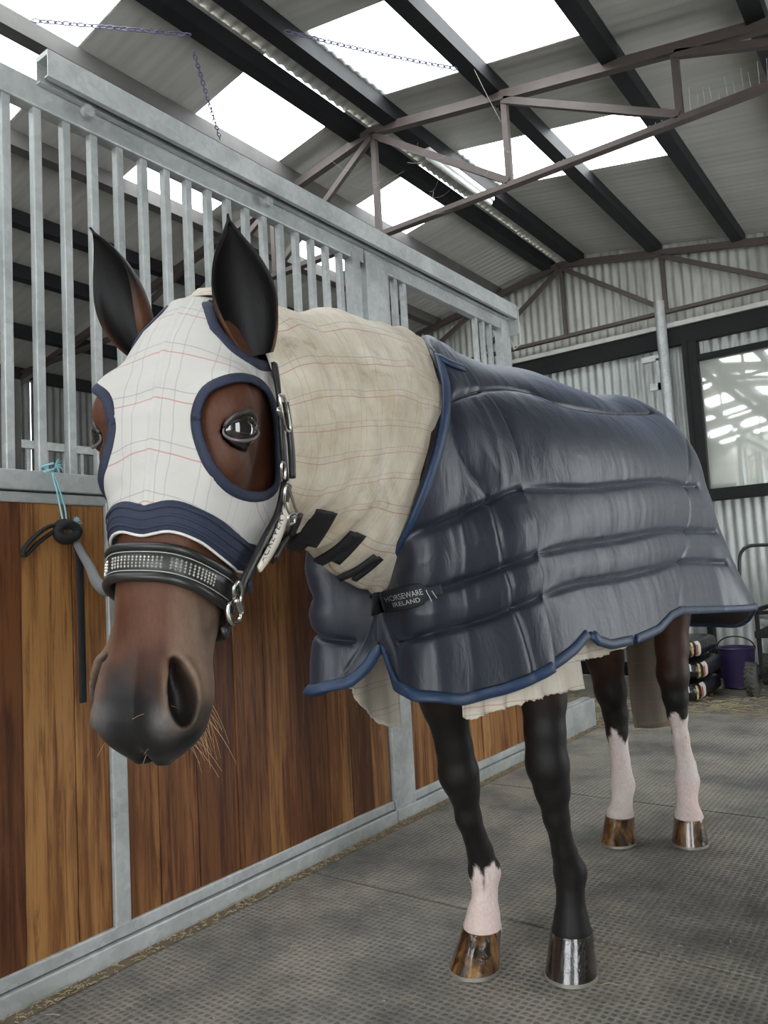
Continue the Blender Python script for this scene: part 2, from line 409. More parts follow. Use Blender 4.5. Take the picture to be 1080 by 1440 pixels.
stall_unit('stall_door', 'sliding stable door of stained planks under vertical steel bars, lead rope tied to it', .30, 2.62,
           [.345, .49, .63, .78, .92, 1.058, 1.203, 1.306], ba, [(.30, .345, .08, 2.4), (1.306, 1.355, .08, 1.26), (2.53, 2.58, 1.33, 2.4)])
for o in [o for o in bpy.data.objects if o.name == 'stall_door']:
    pe = [1.355, 1.467, 1.611, 1.777, 1.913, 2.072, 2.235, 2.364, 2.498, 2.61]
    for a, b in zip(pe[:-1], pe[1:]):
        q = MB().box((XS-.04, a+.0012, .08), (XS-.008+random.uniform(-.003,.003), b-.0012, 1.252)).build('plank', M['wood'], o, bevel=.0015); q.location = (-XS, -1.46, 0)
pe = [2.77+.1235*k for k in range(10)]
stall_unit('stall_partition', 'fixed stable front of red planks behind the horse, bars with a hatch gap', 2.625, 3.98, pe,
           [2.80, 2.868, 2.942, 3.62, 3.70, 3.78], [(2.625, 2.77, -.012, 2.42), (3.88, 3.98, .08, 2.42)])
t = thing('sliding_door_track', 'galvanised channel track along the top of the stall bars', 'door track', None, (XS, 2.5, 2.47))
def put(o, loc): o.location = tuple(-q for q in loc); return o
m = MB(); m.box((XS+.0, 1.12, 2.50), (XS+.06, 3.97, 2.515)); m.box((XS+.056, 1.12, 2.44), (XS+.06, 3.97, 2.50)); m.box((XS+.0, 1.12, 2.44), (XS+.004, 3.97, 2.50)); m.box((XS, 1.12, 2.436), (XS+.018, 3.97, 2.44)); m.box((XS+.042, 1.12, 2.436), (XS+.06, 3.97, 2.44))
put(m.build('channel', M['galv'], t), (XS, 2.5, 2.47))
m = MB(); m.box((XS-.004, 3.975, 2.35), (XS+.064, 3.985, 2.51)); put(m.build('end_stop', M['galv'], t), (XS, 2.5, 2.47))
m = MB(); m.tube([(XS+.03, 3.98, 2.47), (XS+.05, 4.01, 2.42), (XS+.05, 4.01, 2.30), (XS+.02, 3.99, 2.27), (XS+.0, 3.98, 2.33)], .006, 8); put(m.build('latch_hook', M['galv'], t, smooth=True), (XS, 2.5, 2.47))
for yy in (1.26, 2.0):
    m = MB(); m.lathe([(.0, 0), (.018, 0), (.018, .02), (0, .02)], 14, (XS+.02, yy, 2.41), 'x'); put(m.build('roller', M['galv'], t, smooth=True, angle=40), (XS, 2.5, 2.47))
m = MB(); m.box((XS-.05, 4.31, -.012), (XS+.02, 4.78, .165)); m.box((XS-.05, 4.31, .165), (XS+.0, 4.75, .175)); tag(m.build('galvanised_kerb', M['galv'], None, bevel=.005), 'low galvanised kerb block on the floor past the stall fronts', 'kerb')
# rear grille inside the stall
t = thing('stall_grille', 'white steel grille seen inside the dark stall behind the bars', 'grille', None, (-5.4, 3, 0))
def putg(o): o.location = (5.4, -3, 0); return o
putg(MB().box((-5.42, .4, 2.09), (-5.37, 6.6, 2.15)).build('top_rail', M['galv'], t)); putg(MB().box((-5.42, .4, 1.3), (-5.37, 6.6, 1.36)).build('lower_rail', M['galv'], t))
putg(MB().box((-5.42, .4, -.012), (-5.38, 6.6, 1.3)).build('kick_panel', M['zinc_dark'], t))
for k in range(42):
    putg(MB().box((-5.41, .5+k*.145, 1.36), (-5.385, .525+k*.145, 2.09)).build('bar', M['galv'], t))
for yy in (3.98, 1.0):                           # cross partitions between stalls
    t = thing('stall_divider', 'dark boarded divider between two stalls behind the front' if yy > 2 else 'dark boarded divider inside the stall', 'partition', None, (-3.6, yy, 0))
    for k in range(8):
        q = MB().box((-5.3+k*.41, yy+.06, -.012), (-5.3+k*.41+.406, yy+.10, 1.9 if yy > 2 else 1.6)).build('board', M['purlin_grey'], t); q.location = (3.6, -yy, 0)
# fluorescent batten, chains
t = thing('light_batten', 'white fluorescent batten light fixed beneath the ridge purlin', 'ceiling light', None, (-2.62, 4.75, 3.84))
a = (-2.62, 4.75, 3.84)
put(MB().box((-2.65, 4.28, 3.845), (-2.59, 5.2, 3.885)).build('housing', M['white_plastic'], t, bevel=.006), a)
m = MB(); m.tube([(-2.62, 4.30, 3.828), (-2.62, 5.18, 3.828)], .019, 14); put(m.build('tube', M['white_plastic'], t, smooth=True, angle=40), a)
def chain(p, q, sag, label):
    p = np.array(p); q = np.array(q); L = np.linalg.norm(q-p); n = int(L/.034); m = MB()
    for i in range(n):
        f = (i+.5)/n; c = p+(q-p)*f; c[2] -= sag*4*f*(1-f); d = nrm(q-p); s = nrm(np.cross(d, (0,0,1))) if i % 2 else nrm(np.cross(np.cross(d, (0,0,1)), d))
        P = [c+d*.022*math.cos(a)+s*.010*math.sin(a) for a in np.linspace(0, 2*math.pi, 11)]
        m.tube(P, .0034, 5, False)
    return tag(m.build('plastic_chain', M['chain'], None, smooth=True), label, 'chain', 'chains strung beneath the roof')
M['chain'] = simple('purple_grey_plastic', (.16,.14,.24), .5, 0, .3)
M['cobweb_grey'] = simple('dusty_cord', (.12,.115,.11), .9, 0, .3)
c1 = np.array([-3.40, 1.94, 3.83]); c2 = np.array([-2.93, 2.53, 3.86]); c2b = np.array([-2.97, 2.58, 3.82]); c3 = np.array([-3.46, 3.20, 3.80]); c4 = np.array([-2.55, 2.84, 3.87]); c5 = np.array([-1.94, 3.54, 3.75])
chain(c1, c2, .0, 'purple plastic chain slung across the skylight over the stall bars')
chain(c2b, c3, .0, 'dusty chain hanging down from the ridge towards the stall purlin')
chain(c4, c5, .01, 'purple plastic chain crossing the bright skylight beyond the ridge')
# ================================================================== IMPLICIT SURFACES
def smin(a, b, k):
    h = np.maximum(k-np.abs(a-b), 0)/k; return np.minimum(a, b)-h*h*k*.25
def smax(a, b, k): return -smin(-a, -b, k)
def sd_ell(P, c, r, R=None):
    q = P-np.array(c, P.dtype)
    if R is not None: q = q@np.array(R, P.dtype)
    r = np.array(r, P.dtype); k0 = np.linalg.norm(q/r, axis=-1); k1 = np.linalg.norm(q/(r*r), axis=-1)
    return k0*(k0-1)/np.maximum(k1, 1e-6)
def sd_cone(P, a, b, r1, r2, s=(1,1,1)):
    s = np.array(s, P.dtype); P = P/s; a = np.array(a, P.dtype)/s; b = np.array(b, P.dtype)/s
    ba = b-a; pa = P-a; t = np.clip((pa@ba)/(ba@ba), 0, 1)
    return (np.linalg.norm(pa-t[..., None]*ba, axis=-1)-(r1+(r2-r1)*t))*min(1., s.min())
def surface_nets(V, org, h):
    ins = V < 0; nx, ny, nz = V.shape
    cs = lambda dx, dy, dz: (slice(dx, nx-1+dx), slice(dy, ny-1+dy), slice(dz, nz-1+dz))
    cnt = np.zeros((nx-1, ny-1, nz-1), np.int8)
    for d in np.ndindex(2, 2, 2): cnt += ins[cs(*d)]
    act = (cnt > 0) & (cnt < 8); idx = np.argwhere(act); ids = np.full(act.shape, -1, np.int64); ids[act] = np.arange(len(idx))
    acc = np.zeros((len(idx), 3)); num = np.zeros(len(idx))
    corners = list(np.ndindex(2, 2, 2))
    vals = {d: V[idx[:, 0]+d[0], idx[:, 1]+d[1], idx[:, 2]+d[2]] for d in corners}
    for d in corners:
        for ax in range(3):
            if d[ax]: continue
            e = list(d); e[ax] = 1; e = tuple(e); a = vals[d]; b = vals[e]; m = (a < 0) != (b < 0)
            t = np.where(m, a/np.where(m, a-b, 1), 0); p = np.tile(np.array(d, float), (len(idx), 1)); p[:, ax] = t
            acc[m] += p[m]; num[m] += 1
    verts = (idx+acc/num[:, None])*h+np.array(org)
    faces = []
    for ax in range(3):
        o1, o2 = [(1, 2), (2, 0), (0, 1)][ax]
        sa = [slice(1, -1)]*3; sa[ax] = slice(0, -1); sb = list(sa); sb[ax] = slice(1, None)
        A = ins[tuple(sa)]; B = ins[tuple(sb)]; ch = np.argwhere(A != B)
        if not len(ch): continue
        fl = A[tuple(ch.T)]; g = ch.copy(); g[:, o1] += 1; g[:, o2] += 1
        def cell(d1, d2):
            q = g.copy(); q[:, o1] -= d1; q[:, o2] -= d2; return ids[tuple(q.T)]
        q = np.stack([cell(1, 1), cell(0, 1), cell(0, 0), cell(1, 0)], 1)
        q[~fl] = q[~fl][:, ::-1]; faces.append(q)
    faces = np.concatenate(faces); faces = faces[(faces >= 0).all(1)]
    return verts, faces
def relax(v, f, it=3, lam=.5):
    e = np.concatenate([f[:, [0, 1]], f[:, [1, 2]], f[:, [2, 3]], f[:, [3, 0]]])
    for i in range(it*2):
        s = np.zeros_like(v); c = np.zeros(len(v))
        for a, b in ((0, 1), (1, 0)):
            for k in range(3): s[:, k] += np.bincount(e[:, a], v[e[:, b], k], len(v))
            c += np.bincount(e[:, a], minlength=len(v))
        v = v+(lam if i % 2 == 0 else -lam*1.04)*(s/np.maximum(c, 1)[:, None]-v)
    return v
def mesh_np(name, verts, faces, colors=None, uv=None, smooth=True):
    m = bpy.data.meshes.new(name); m.from_pydata(np.asarray(verts).tolist(), [], np.asarray(faces).tolist() if not isinstance(faces, list) else faces); m.update()
    if colors is not None:
        ca = m.color_attributes.new('Col', 'FLOAT_COLOR', 'POINT'); ca.data.foreach_set('color', np.c_[colors, np.ones(len(colors))].astype(np.float32).ravel())
    if uv is not None:
        ul = m.uv_layers.new(name='UVMap'); li = np.empty(len(m.loops), np.int64); m.loops.foreach_get('vertex_index', li)
        ul.data.foreach_set('uv', np.asarray(uv, np.float32)[li].ravel())
    if smooth: m.shade_smooth()
    return m
def vnoise(P, scale, seed=0):
    """cheap smooth value noise in [-1,1]"""
    P = np.asarray(P, float)*scale+seed*17.3; i = np.floor(P).astype(np.int64); f = P-i; f = f*f*(3-2*f); out = 0
    def hsh(q):
        n = (q[..., 0]*374761393+q[..., 1]*668265263+q[..., 2]*2147483647+seed*974711) & 0xffffffff
        n = ((n ^ (n >> 13))*1274126177) & 0xffffffff; return ((n ^ (n >> 16)) & 0xffff)/32768.-1
    for d in np.ndindex(2, 2, 2):
        w = 1
        for k in range(3): w = w*(f[..., k] if d[k] else 1-f[..., k])
        out = out+w*hsh(i+np.array(d))
    return out
# ================================================================== THE HORSE
HXC = -.965
# ---- head frame: u down the face from the poll, v out of the face, w to the horse's left
HEAD_O = np.array([-0.864, 0.735, 1.414]); _a, _b, _c = (0.385, -0.205, 0.060)
def _rot(a, b, c):
    ca, sa, cb, sb, cc, sc = math.cos(a), math.sin(a), math.cos(b), math.sin(b), math.cos(c), math.sin(c)
    return np.array([[ca,-sa,0],[sa,ca,0],[0,0,1]])@np.array([[1,0,0],[0,cb,-sb],[0,sb,cb]])@np.array([[cc,0,sc],[0,1,0],[-sc,0,cc]])
HEAD_R = _rot(_a, _b, _c)@np.array([[0,0,1],[0,-1,0],[-1,0,0.]])
def HW(p): return HEAD_O+np.asarray(p, float)@HEAD_R.T
def HL(P): return (np.asarray(P, float)-HEAD_O)@HEAD_R
_U  = [-.03, .00, .06, .12, .20, .28, .36, .44, .50, .56, .595, .615, .638]
_VC = [-.06,-.055,-.045,-.036,-.032,-.030,-.025,-.024,-.029,-.036,-.042,-.045,-.05]
_HV = [.02, .062, .085, .092, .088, .078, .066, .057, .052, .050, .042, .030, .012]
_HWD= [.02, .052, .078, .092, .094, .081, .067, .061, .060, .062, .053, .038, .012]
_JU = [-.01, .04, .10, .16, .24, .32, .40, .48, .55, .60, .625]
_JC = [-.15,-.165,-.178,-.175,-.150,-.118,-.094,-.080,-.078,-.082,-.085]
_JV = [.02, .085, .098, .095, .080, .062, .050, .044, .038, .028, .012]
_JW = [.015, .056, .068, .074, .072, .064, .054, .045, .042, .036, .015]
EYE = (.205, .012, .0955)
def head_sdf(P, detail=True):
    """P (...,3) in head coordinates"""
    u, v, w = P[..., 0], P[..., 1], P[..., 2]; aw = np.abs(w)
    def gen(U, C, H, W, n):
        c = np.interp(u, U, C); hv = np.interp(u, U, H); hw = np.interp(u, U, W)
        g = ((aw/hw)**n+(np.abs(v-c)/hv)**n)**(1/n)
        d = (g-1)*np.minimum(hw, hv)
        return np.maximum(d, np.maximum(U[0]-u, u-U[-1]))
    d = smin(gen(_U, _VC, _HV, _HWD, 2.5), gen(_JU, _JC, _JV, _JW, 2.3), .035)
    Q = np.stack([u, v, aw], -1)
    d = smin(d, sd_ell(Q, (.176, .020, .082), (.048, .038, .037)), .03)          # brow / orbit
    d = smin(d, sd_ell(Q, (.237, .004, .080), (.035, .028, .027)), .03)         # lower rim of the orbit
    d = smin(d, sd_cone(Q, (.25, -.035, .074), (.40, -.036, .054), .016, .009), .03)   # facial crest
    d = smin(d, sd_ell(Q, (.13, -.17, .045), (.085, .08, .035)), .04)            # cheek muscle
    d = smin(d, sd_ell(Q, (.560, -.018, .040), (.055, .036, .030)), .05)         # nostril flare
    d = smin(d, sd_ell(Q, (.598, -.036, .010), (.036, .032, .034)), .035)        # upper lip
    d = smin(d, sd_ell(Q, (.583, -.099, .0), (.034, .027, .032)), .02)           # lower lip and chin
    if detail:
        ax = nrm((.0, .62, .78)); tn = np.array((.95, -.16, .20)); tn = nrm(tn-ax*(tn@ax)); R = np.stack([tn, ax, np.cross(tn, ax)], 1)
        hole = smin(sd_ell(Q, (.563, .0105, .066), (.031, .030, .0170), R), sd_ell(Q, (.536, .0160, .0575), (.026, .028, .0090), R), .012)
        rim = np.abs(sd_ell(Q, (.556, .0125, .064), (.043, .040, .0195), R))
        d = smin(d, np.maximum(rim-.003, d-.004), .012)
        d = smin(d, sd_ell(Q, (.588, .010, .040), (.016, .012, .014)), .015)                   # fold inside the nostril
        d = smax(d, -hole, .010)
        d = smax(d, -sd_cone(Q, (.622, -.068, .0), (.602, -.071, .040), .0060, .0060), .006)   # mouth line
        d = smax(d, -sd_cone(Q, (.602, -.071, .040), (.515, -.062, .062), .0065, .0045), .006)
        d = smax(d, -sd_ell(Q, (.648, -.03, .0), (.020, .06, .007)), .012)
        d = smax(d, -(np.linalg.norm(Q-np.array(EYE), axis=-1)-.0310), .006)    # eye socket
    return d
# ---- legs: (x, y, z, radius) rows
LEGS = {
 'front_right': [(-1.08,1.60,.90,.11),(-1.08,1.65,.77,.075),(-1.08,1.686,.681,.057),(-1.08,1.720,.556,.043),(-1.08,1.738,.487,.045),(-1.08,1.752,.444,.037),(-1.08,1.766,.371,.0295),(-1.08,1.815,.268,.033),(-1.08,1.829,.215,.041),(-1.08,1.826,.155,.031),(-1.08,1.812,.110,.041),(-1.08,1.804,.085,.050)],
 'front_left':  [(-.86,1.74,.90,.11),(-.86,1.79,.77,.068),(-.86,1.800,.674,.052),(-.86,1.794,.600,.047),(-.86,1.800,.514,.047),(-.86,1.812,.455,.040),(-.86,1.823,.385,.0285),(-.86,1.855,.292,.030),(-.86,1.880,.234,.040),(-.86,1.872,.172,.033),(-.86,1.868,.125,.041),(-.86,1.866,.100,.050)],
 'hind_right':  [(-1.08,2.72,.95,.15),(-1.08,2.76,.80,.095),(-1.08,2.799,.666,.066),(-1.08,2.832,.537,.055),(-1.08,2.864,.445,.043),(-1.08,2.864,.382,.036),(-1.08,2.874,.279,.034),(-1.08,2.881,.185,.043),(-1.08,2.858,.128,.036),(-1.08,2.832,.088,.050)],
 'hind_left':   [(-.87,2.86,.98,.15),(-.865,2.90,.86,.085),(-.855,2.890,.80,.062),(-.855,2.873,.699,.055),(-.855,2.856,.600,.053),(-.855,2.862,.519,.041),(-.855,2.870,.457,.032),(-.855,2.883,.370,.026),(-.855,2.918,.264,.035),(-.855,2.920,.216,.041),(-.855,2.898,.145,.034),(-.855,2.902,.092,.050)]}
def torso_sdf(P):
    d = sd_ell(P, (HXC, 2.20, 1.165), (.275, .80, .33))
    d = smin(d, sd_ell(P, (HXC, 2.70, 1.21), (.25, .38, .345)), .10)
    d = smin(d, sd_ell(P, (HXC, 1.66, 1.09), (.225, .32, .335)), .10)
    d = smin(d, sd_ell(P, (HXC, 1.50, 1.06), (.195, .18, .22)), .08)
    d = smin(d, sd_cone(P, (HXC, 1.62, 1.34), (HXC, 1.95, 1.40), .10, .09, (.7,1,1)), .08)
    return d
def neck_sdf(P):
    d = sd_cone(P, (HXC, 1.50, 1.25), (-.935, 1.15, 1.27), .225, .185, (.70,1,1))
    d = smin(d, sd_cone(P, (-.935, 1.15, 1.27), (-.885, .95, 1.27), .185, .140, (.60,1,1)), .05)
    d = smin(d, sd_cone(P, (HXC, 1.48, 1.465), (-.895, .95, 1.355), .075, .058, (.6,1,1)), .06)
    return d
def legs_sdf(P, V, org, h):
    for rows in LEGS.values():
        for a, b in zip(rows[:-1], rows[1:]):
            a = np.array(a); b = np.array(b); lo = np.minimum(a[:3]-a[3], b[:3]-b[3])-.05; hi = np.maximum(a[:3]+a[3], b[:3]+b[3])+.05
            i0 = np.clip(((lo-org)/h).astype(int), 0, V.shape); i1 = np.clip(((hi-org)/h).astype(int)+1, 0, V.shape)
            s = tuple(slice(p, q) for p, q in zip(i0, i1))
            d = sd_cone(P[s], a[:3], b[:3], a[3]*1.05, b[3]*1.05, (.95, 1, 1)); V[s] = smin(V[s], d.astype(V.dtype), .022 if max(a[2], b[2]) > .3 else .010)
    return V
def grid(lo, hi, h):
    ax = [np.arange(a, b, h, dtype=np.float32) for a, b in zip(lo, hi)]
    return np.stack(np.meshgrid(*ax, indexing='ij'), -1)
h = .0075; org = np.array([-1.34, .66, .06]); P = grid(org, (-.58, 3.24, 1.64), h)
V = smin(torso_sdf(P), neck_sdf(P), .1).astype(np.float32); V = legs_sdf(P, V, org, h)
# knees, hocks, tendons
for c, r in [((-1.08,1.722,.492), (.040,.036,.045)), ((-.86,1.782,.53), (.040,.035,.05)), ((-1.08,2.885,.60), (.028,.045,.05)), ((-.855,2.915,.63), (.028,.045,.055)),
             ((-1.08,1.862,.205), (.020,.016,.024)), ((-.86,1.912,.225), (.020,.016,.024)), ((-1.08,2.905,.165), (.02,.018,.024)), ((-.855,2.945,.20), (.02,.018,.024))]:
    V = smin(V, sd_ell(P, c, r).astype(np.float32), .03)
bv, bf = surface_nets(V, org, h); bv = relax(bv, bf, 3); del V, P
h2 = .0034; org2 = np.array([-.05, -.30, -.135]); P = grid(org2, (.675, .09, .138), h2)
hv, hf = surface_nets(head_sdf(P.astype(np.float64)), org2, h2); hv = relax(hv, hf, 4); del P
hv_loc = hv.copy(); hv = HW(hv)
# ---- coat colours
def lerp(a, b, t): return np.array(a)*(1-t[:, None])+np.array(b)*t[:, None]
def sst(x, a, b):
    t = np.clip((x-a)/(b-a), 0, 1); return t*t*(3-2*t)
BAY, BLACK, WHITE = (.075,.028,.014), (.010,.0085,.008), (.70,.61,.57)
nz = vnoise(bv, 14, 3)*.03+vnoise(bv, 45, 4)*.02
cb = lerp(BLACK, BAY, sst(bv[:, 2]+nz, .62, .88)*.8)
hindm = bv[:, 1] > 2.4
cb = np.where(hindm[:, None], lerp(BLACK, (.075,.032,.018), sst(bv[:, 2]+nz, .50, .80)), cb)
far = bv[:, 0] < HXC
sock = np.where(hindm, np.where(far, .365, .435), np.where(far, .205, -1))
ang = np.arctan2(bv[:, 1]-np.where(hindm, 2.87, 1.80), bv[:, 0]-np.where(far, -1.08, -.86))
edge = sock+nz*1.1+.022*np.sin(ang*3)+vnoise(bv*np.array([1,1,.25]), 160, 9)*.014
cb = cb*(1-sst(edge-bv[:, 2], -.006, .008))[:, None]+lerp(WHITE, (.70,.53,.49), np.clip(.4+vnoise(bv, 12, 6)*.7, 0, 1))*sst(edge-bv[:, 2], -.006, .008)[:, None]
_ax = nrm((.0, .62, .78)); _tn = np.array((.95, -.16, .20)); _tn = nrm(_tn-_ax*(_tn@_ax)); _NR = np.stack([_tn, _ax, np.cross(_tn, _ax)], 1)
u, v, w = hv_loc.T; nz = vnoise(hv_loc, 22, 1)*.02+vnoise(hv_loc, 60, 2)*.01
ch = lerp((.068,.022,.010), (.095,.036,.018), np.clip(.5+vnoise(hv_loc, 16, 5), 0, 1))
side = sst(np.abs(w), .03, .06)
ch = ch*(1-(side*sst(u, .36, .46))[:, None])+np.array((.17,.11,.075))*(side*sst(u, .36, .46))[:, None]
t = sst(u+nz*1.6+(-v)*.15-side*.045, .495, .585); ch = ch*(1-t)[:, None]+np.array((.009,.008,.008))*t[:, None]
t = np.exp(-(((u-.588)/.020)**2+((np.abs(w)-.046)/.016)**2+((v-.012)/.018)**2)); ch = ch*(1-.7*t)[:, None]+np.array((.19,.175,.17))*(.7*t)[:, None]  # paler grey nostril fold, its highlight painted into the colour
t = sst(u, .50, .54)*sst(-v, .045, .07)*sst(np.abs(w), .02, .045)*.6; ch = ch*(1-t)[:, None]+np.array((.15,.11,.085))*t[:, None]
t = np.exp(-(((u-.215)/.04)**2+((v-.0)/.035)**2))*sst(np.abs(w), .06, .09)*.55; ch = ch*(1-t)[:, None]+np.array((.062,.045,.037))*t[:, None]
Qn = np.stack([u, v, np.abs(w)], -1); nost = sst(-smin(sd_ell(Qn, (.563, .0105, .066), (.033, .033, .0185), _NR), sd_ell(Qn, (.536, .0160, .0575), (.028, .031, .0105), _NR), .012), -.003, .002); ch = ch*(1-nost*.9)[:, None]+np.array((.004,.003,.003))*(nost*.9)[:, None]  # shade inside the nostril hole put into the colour as near black
def mat_coat():
    T = NT('bay_coat'); at = T.n('VertexColor'); at.layer_name = 'Col'; v = T.coords(scale=(1,1,.35))
    n = T.noise(v, 220, 3, .7); n2 = T.noise(T.coords(), 30, 5, .6)
    c = T.mix(T.math('MULTIPLY', n2, .18), at.outputs[0], (0,0,0), 'MIX')
    c = T.mix(1., c, T.ramp(n, [(.3, (.86,.86,.86)), (.7, (1.14,1.14,1.14))]), 'MULTIPLY')
    return T.pbr(c, .52, 0, T.bump(n, .25, .002), Specular_IOR_Level=.22, Sheen_Weight=.03, Sheen_Roughness=.4)
M['coat'] = mat_coat()
horse = thing('horse', 'bay horse in a navy quilted rug and plaid hood, tied beside the stall door', 'horse', None, (HXC, 2.2, 0))
def hput(o): o.location = (-HXC, -2.2, 0); return o
# ---- ears: cupped leaves, joined to the body mesh
def ear(base, tip, wmax, face, roll, open_=1.0):
    base = np.array(base); tip = np.array(tip); ax = nrm(tip-base); L = np.linalg.norm(tip-base)
    f = nrm(np.array(face)-ax*np.dot(face, ax)); s = np.cross(ax, f); s = s*math.cos(roll)+f*math.sin(roll); f = np.cross(s, ax)
    n, k = 22, 13; out = []
    for lay in (0, 1):
        for i in range(n+1):
            q = i/n; wd = wmax*(.62*(1-q)**.8+1.0*math.sin(math.pi*min(1, (q*.93+.04)))**.75)*.72*(1 if q < .98 else .5)
            wd = max(wd*(1-q**7), .0015); half = (2.35-1.35*q)*open_
            bend = .018*math.sin(q*math.pi)*0 + .02*q*q
            R = wd/max(math.sin(min(half, 1.57)), .5)
            c = base+ax*L*q+f*(bend+R*.35)
            for j in range(k):
                a = (j/(k-1)*2-1)*half; r = R-(.0042 if lay else 0)*(1 if 0 < j < k-1 else .2)
                out.append(c+s*r*math.sin(a)-f*r*math.cos(a)*.8)
    out = np.array(out); N = (n+1)*k; fc = []
    for lay in (0, 1):
        for i in range(n):
            for j in range(k-1):
                q = [lay*N+i*k+j, lay*N+i*k+j+1, lay*N+(i+1)*k+j+1, lay*N+(i+1)*k+j]; fc.append(q if lay == 0 else q[::-1])
    for i in range(n):
        for j in (0, k-1):
            q = [i*k+j, (i+1)*k+j, N+(i+1)*k+j, N+i*k+j]; fc.append(q if j == 0 else q[::-1])
    colr = np.tile(np.array((.0035,.003,.003)), (2*N, 1))
    qq = np.repeat(np.linspace(0, 1, n+1), k); qq = np.r_[qq, qq]; jj = np.tile(np.abs(np.arange(k)/(k-1)*2-1), 2*(n+1))
    t = np.r_[np.ones(N), np.zeros(N)]*(1-sst(qq, .15, .55)); t = np.maximum(t*.9, sst(jj, .75, 1.)*(1-sst(qq, .15, .45))*.6)
    colr = colr*(1-t)[:, None]+np.array((.10,.042,.022))*t[:, None]
    return out, np.array(fc), colr
def px_depth(px, py, depth):
    r = CM@np.array([(px-CX)/F, -(py-CY)/F, 1.]); return CC+r*depth
eb_l = HW((.030, -.035, .072)); eb_r = HW((.030, -.035, -.072))
dl = project(eb_l)[2]; dr = project(eb_r)[2]
eL = ear(px_depth(357, 500, dl-.010), px_depth(316, 306, dl-.045), .046, CC-eb_l, -.25)
eR = ear(px_depth(206, 490, dr+.01), px_depth(143, 321, dr-.0), .048, CC-eb_r+np.array([-.5, -.3, 0]), .35)
allv, allf, allc = [bv, hv], [bf, hf], [cb, ch]
off = len(bv)+len(hv); fs = [bf, hf+len(bv)]; vs = [bv, hv]; cs = [cb, ch]
for (a, b, c) in (eL, eR): fs.append(b+off); vs.append(a); cs.append(c); off += len(a)
body = hput(link('body', mesh_np('body', np.concatenate(vs), np.concatenate(fs), np.concatenate(cs)), M['coat'], horse))
# ---- eyes
M['eye'] = NT('dark_eye').pbr((.006,.004,.003), .04, 0, None, Coat_Weight=1., Coat_Roughness=.02)
M['lid'] = simple('dark_lid_skin', (.030,.022,.019), .38, 0, .3, 60)
M['lid_rim'] = simple('pale_lid_rim', (.11,.09,.085), .3, 0, .2, 60)
def eyeP(du, dv, dw, sgn):
    c, n_ = math.cos(.5), math.sin(.5); return HW((EYE[0]+du, EYE[1]+dv*c+dw*n_, sgn*(EYE[2]-dv*n_+dw*c)))
for sgn in (1, -1):
    m = MB(); prof = [(.0292*math.sin(a), -.0292*math.cos(a)) for a in np.linspace(.02, math.pi-.02, 19)]
    m.lathe(prof, 28); m.v = [tuple(eyeP(p[0], p[1], p[2], sgn)) for p in m.v]
    hput(m.build('eye', M['eye'], horse, smooth=True))
    for up in (True, False):
        A = np.linspace(0, math.pi, 19); pts = []; rr = []
        for a in A:
            dv = -math.cos(a)*.0265; du = (-math.sin(a)*.0215 if up else math.sin(a)*.0205)+dv*.30
            dw = math.sqrt(max(.0304**2-du*du-dv*dv, .00005)); pts.append(eyeP(du, dv, dw+.0008, sgn)); rr.append((.0056 if up else .0026)*(.6+.4*math.sin(a)))
        m = MB(); m.tube(pts, rr, 8); hput(m.build('upper_eyelid' if up else 'lower_eyelid', M['lid'] if up else M['lid_rim'], horse, smooth=True))
        if up:
            pts = []
            for a in A[2:-2]:
                dv = -math.cos(a)*.031; du = -math.sin(a)*.0295+dv*.30; pts.append(HL(eyeP(du, dv, .012, 1)))
            pts = np.array(pts)
            for _ in range(25): g = np.stack([head_sdf(pts+np.eye(3)[k]*.002)-head_sdf(pts-np.eye(3)[k]*.002) for k in range(3)], -1)/.004; pts = pts-g*head_sdf(pts)[:, None]*.7
            pts[:, 2] *= sgn; m = MB(); m.tube(HW(pts), .0028*np.sin(np.linspace(.1, 3.04, len(pts))), 7); hput(m.build('eyelid_fold', M['lid'], horse, smooth=True))
# ---- hooves and shoes
def mat_hoof(name, amber, seed):
    T = NT(name); v = T.coords(scale=(1,1,.12), loc=(seed, seed*.7, 0)); n = T.noise(v, 26, 4, .6, .3); n2 = T.noise(T.coords(loc=(seed,0,0)), 20, 5, .6)
    f = T.math('ADD', T.math('MULTIPLY', n, .75), T.math('MULTIPLY', n2, .25))
    c = T.ramp(f, [(.40, (.006,.004,.003)), (.52, (.014,.008,.005) if amber < .5 else (.10,.045,.014)), (.68, (.035,.019,.009) if amber < .5 else (.36,.19,.06))])
    return T.pbr(c, .10, 0, T.bump(n2, .6, .010), Coat_Weight=1., Coat_Roughness=.04)
M['shoe'] = simple('worn_steel_shoe', (.30,.28,.24), .4, .5, .3, 30)
M['hoof_amber'] = mat_hoof('oiled_amber_hoof', 1, 2.3); M['hoof_dark'] = mat_hoof('oiled_dark_hoof', 0, 5.1); M['hoof_mid'] = mat_hoof('oiled_brown_hoof', .6, 8.7)
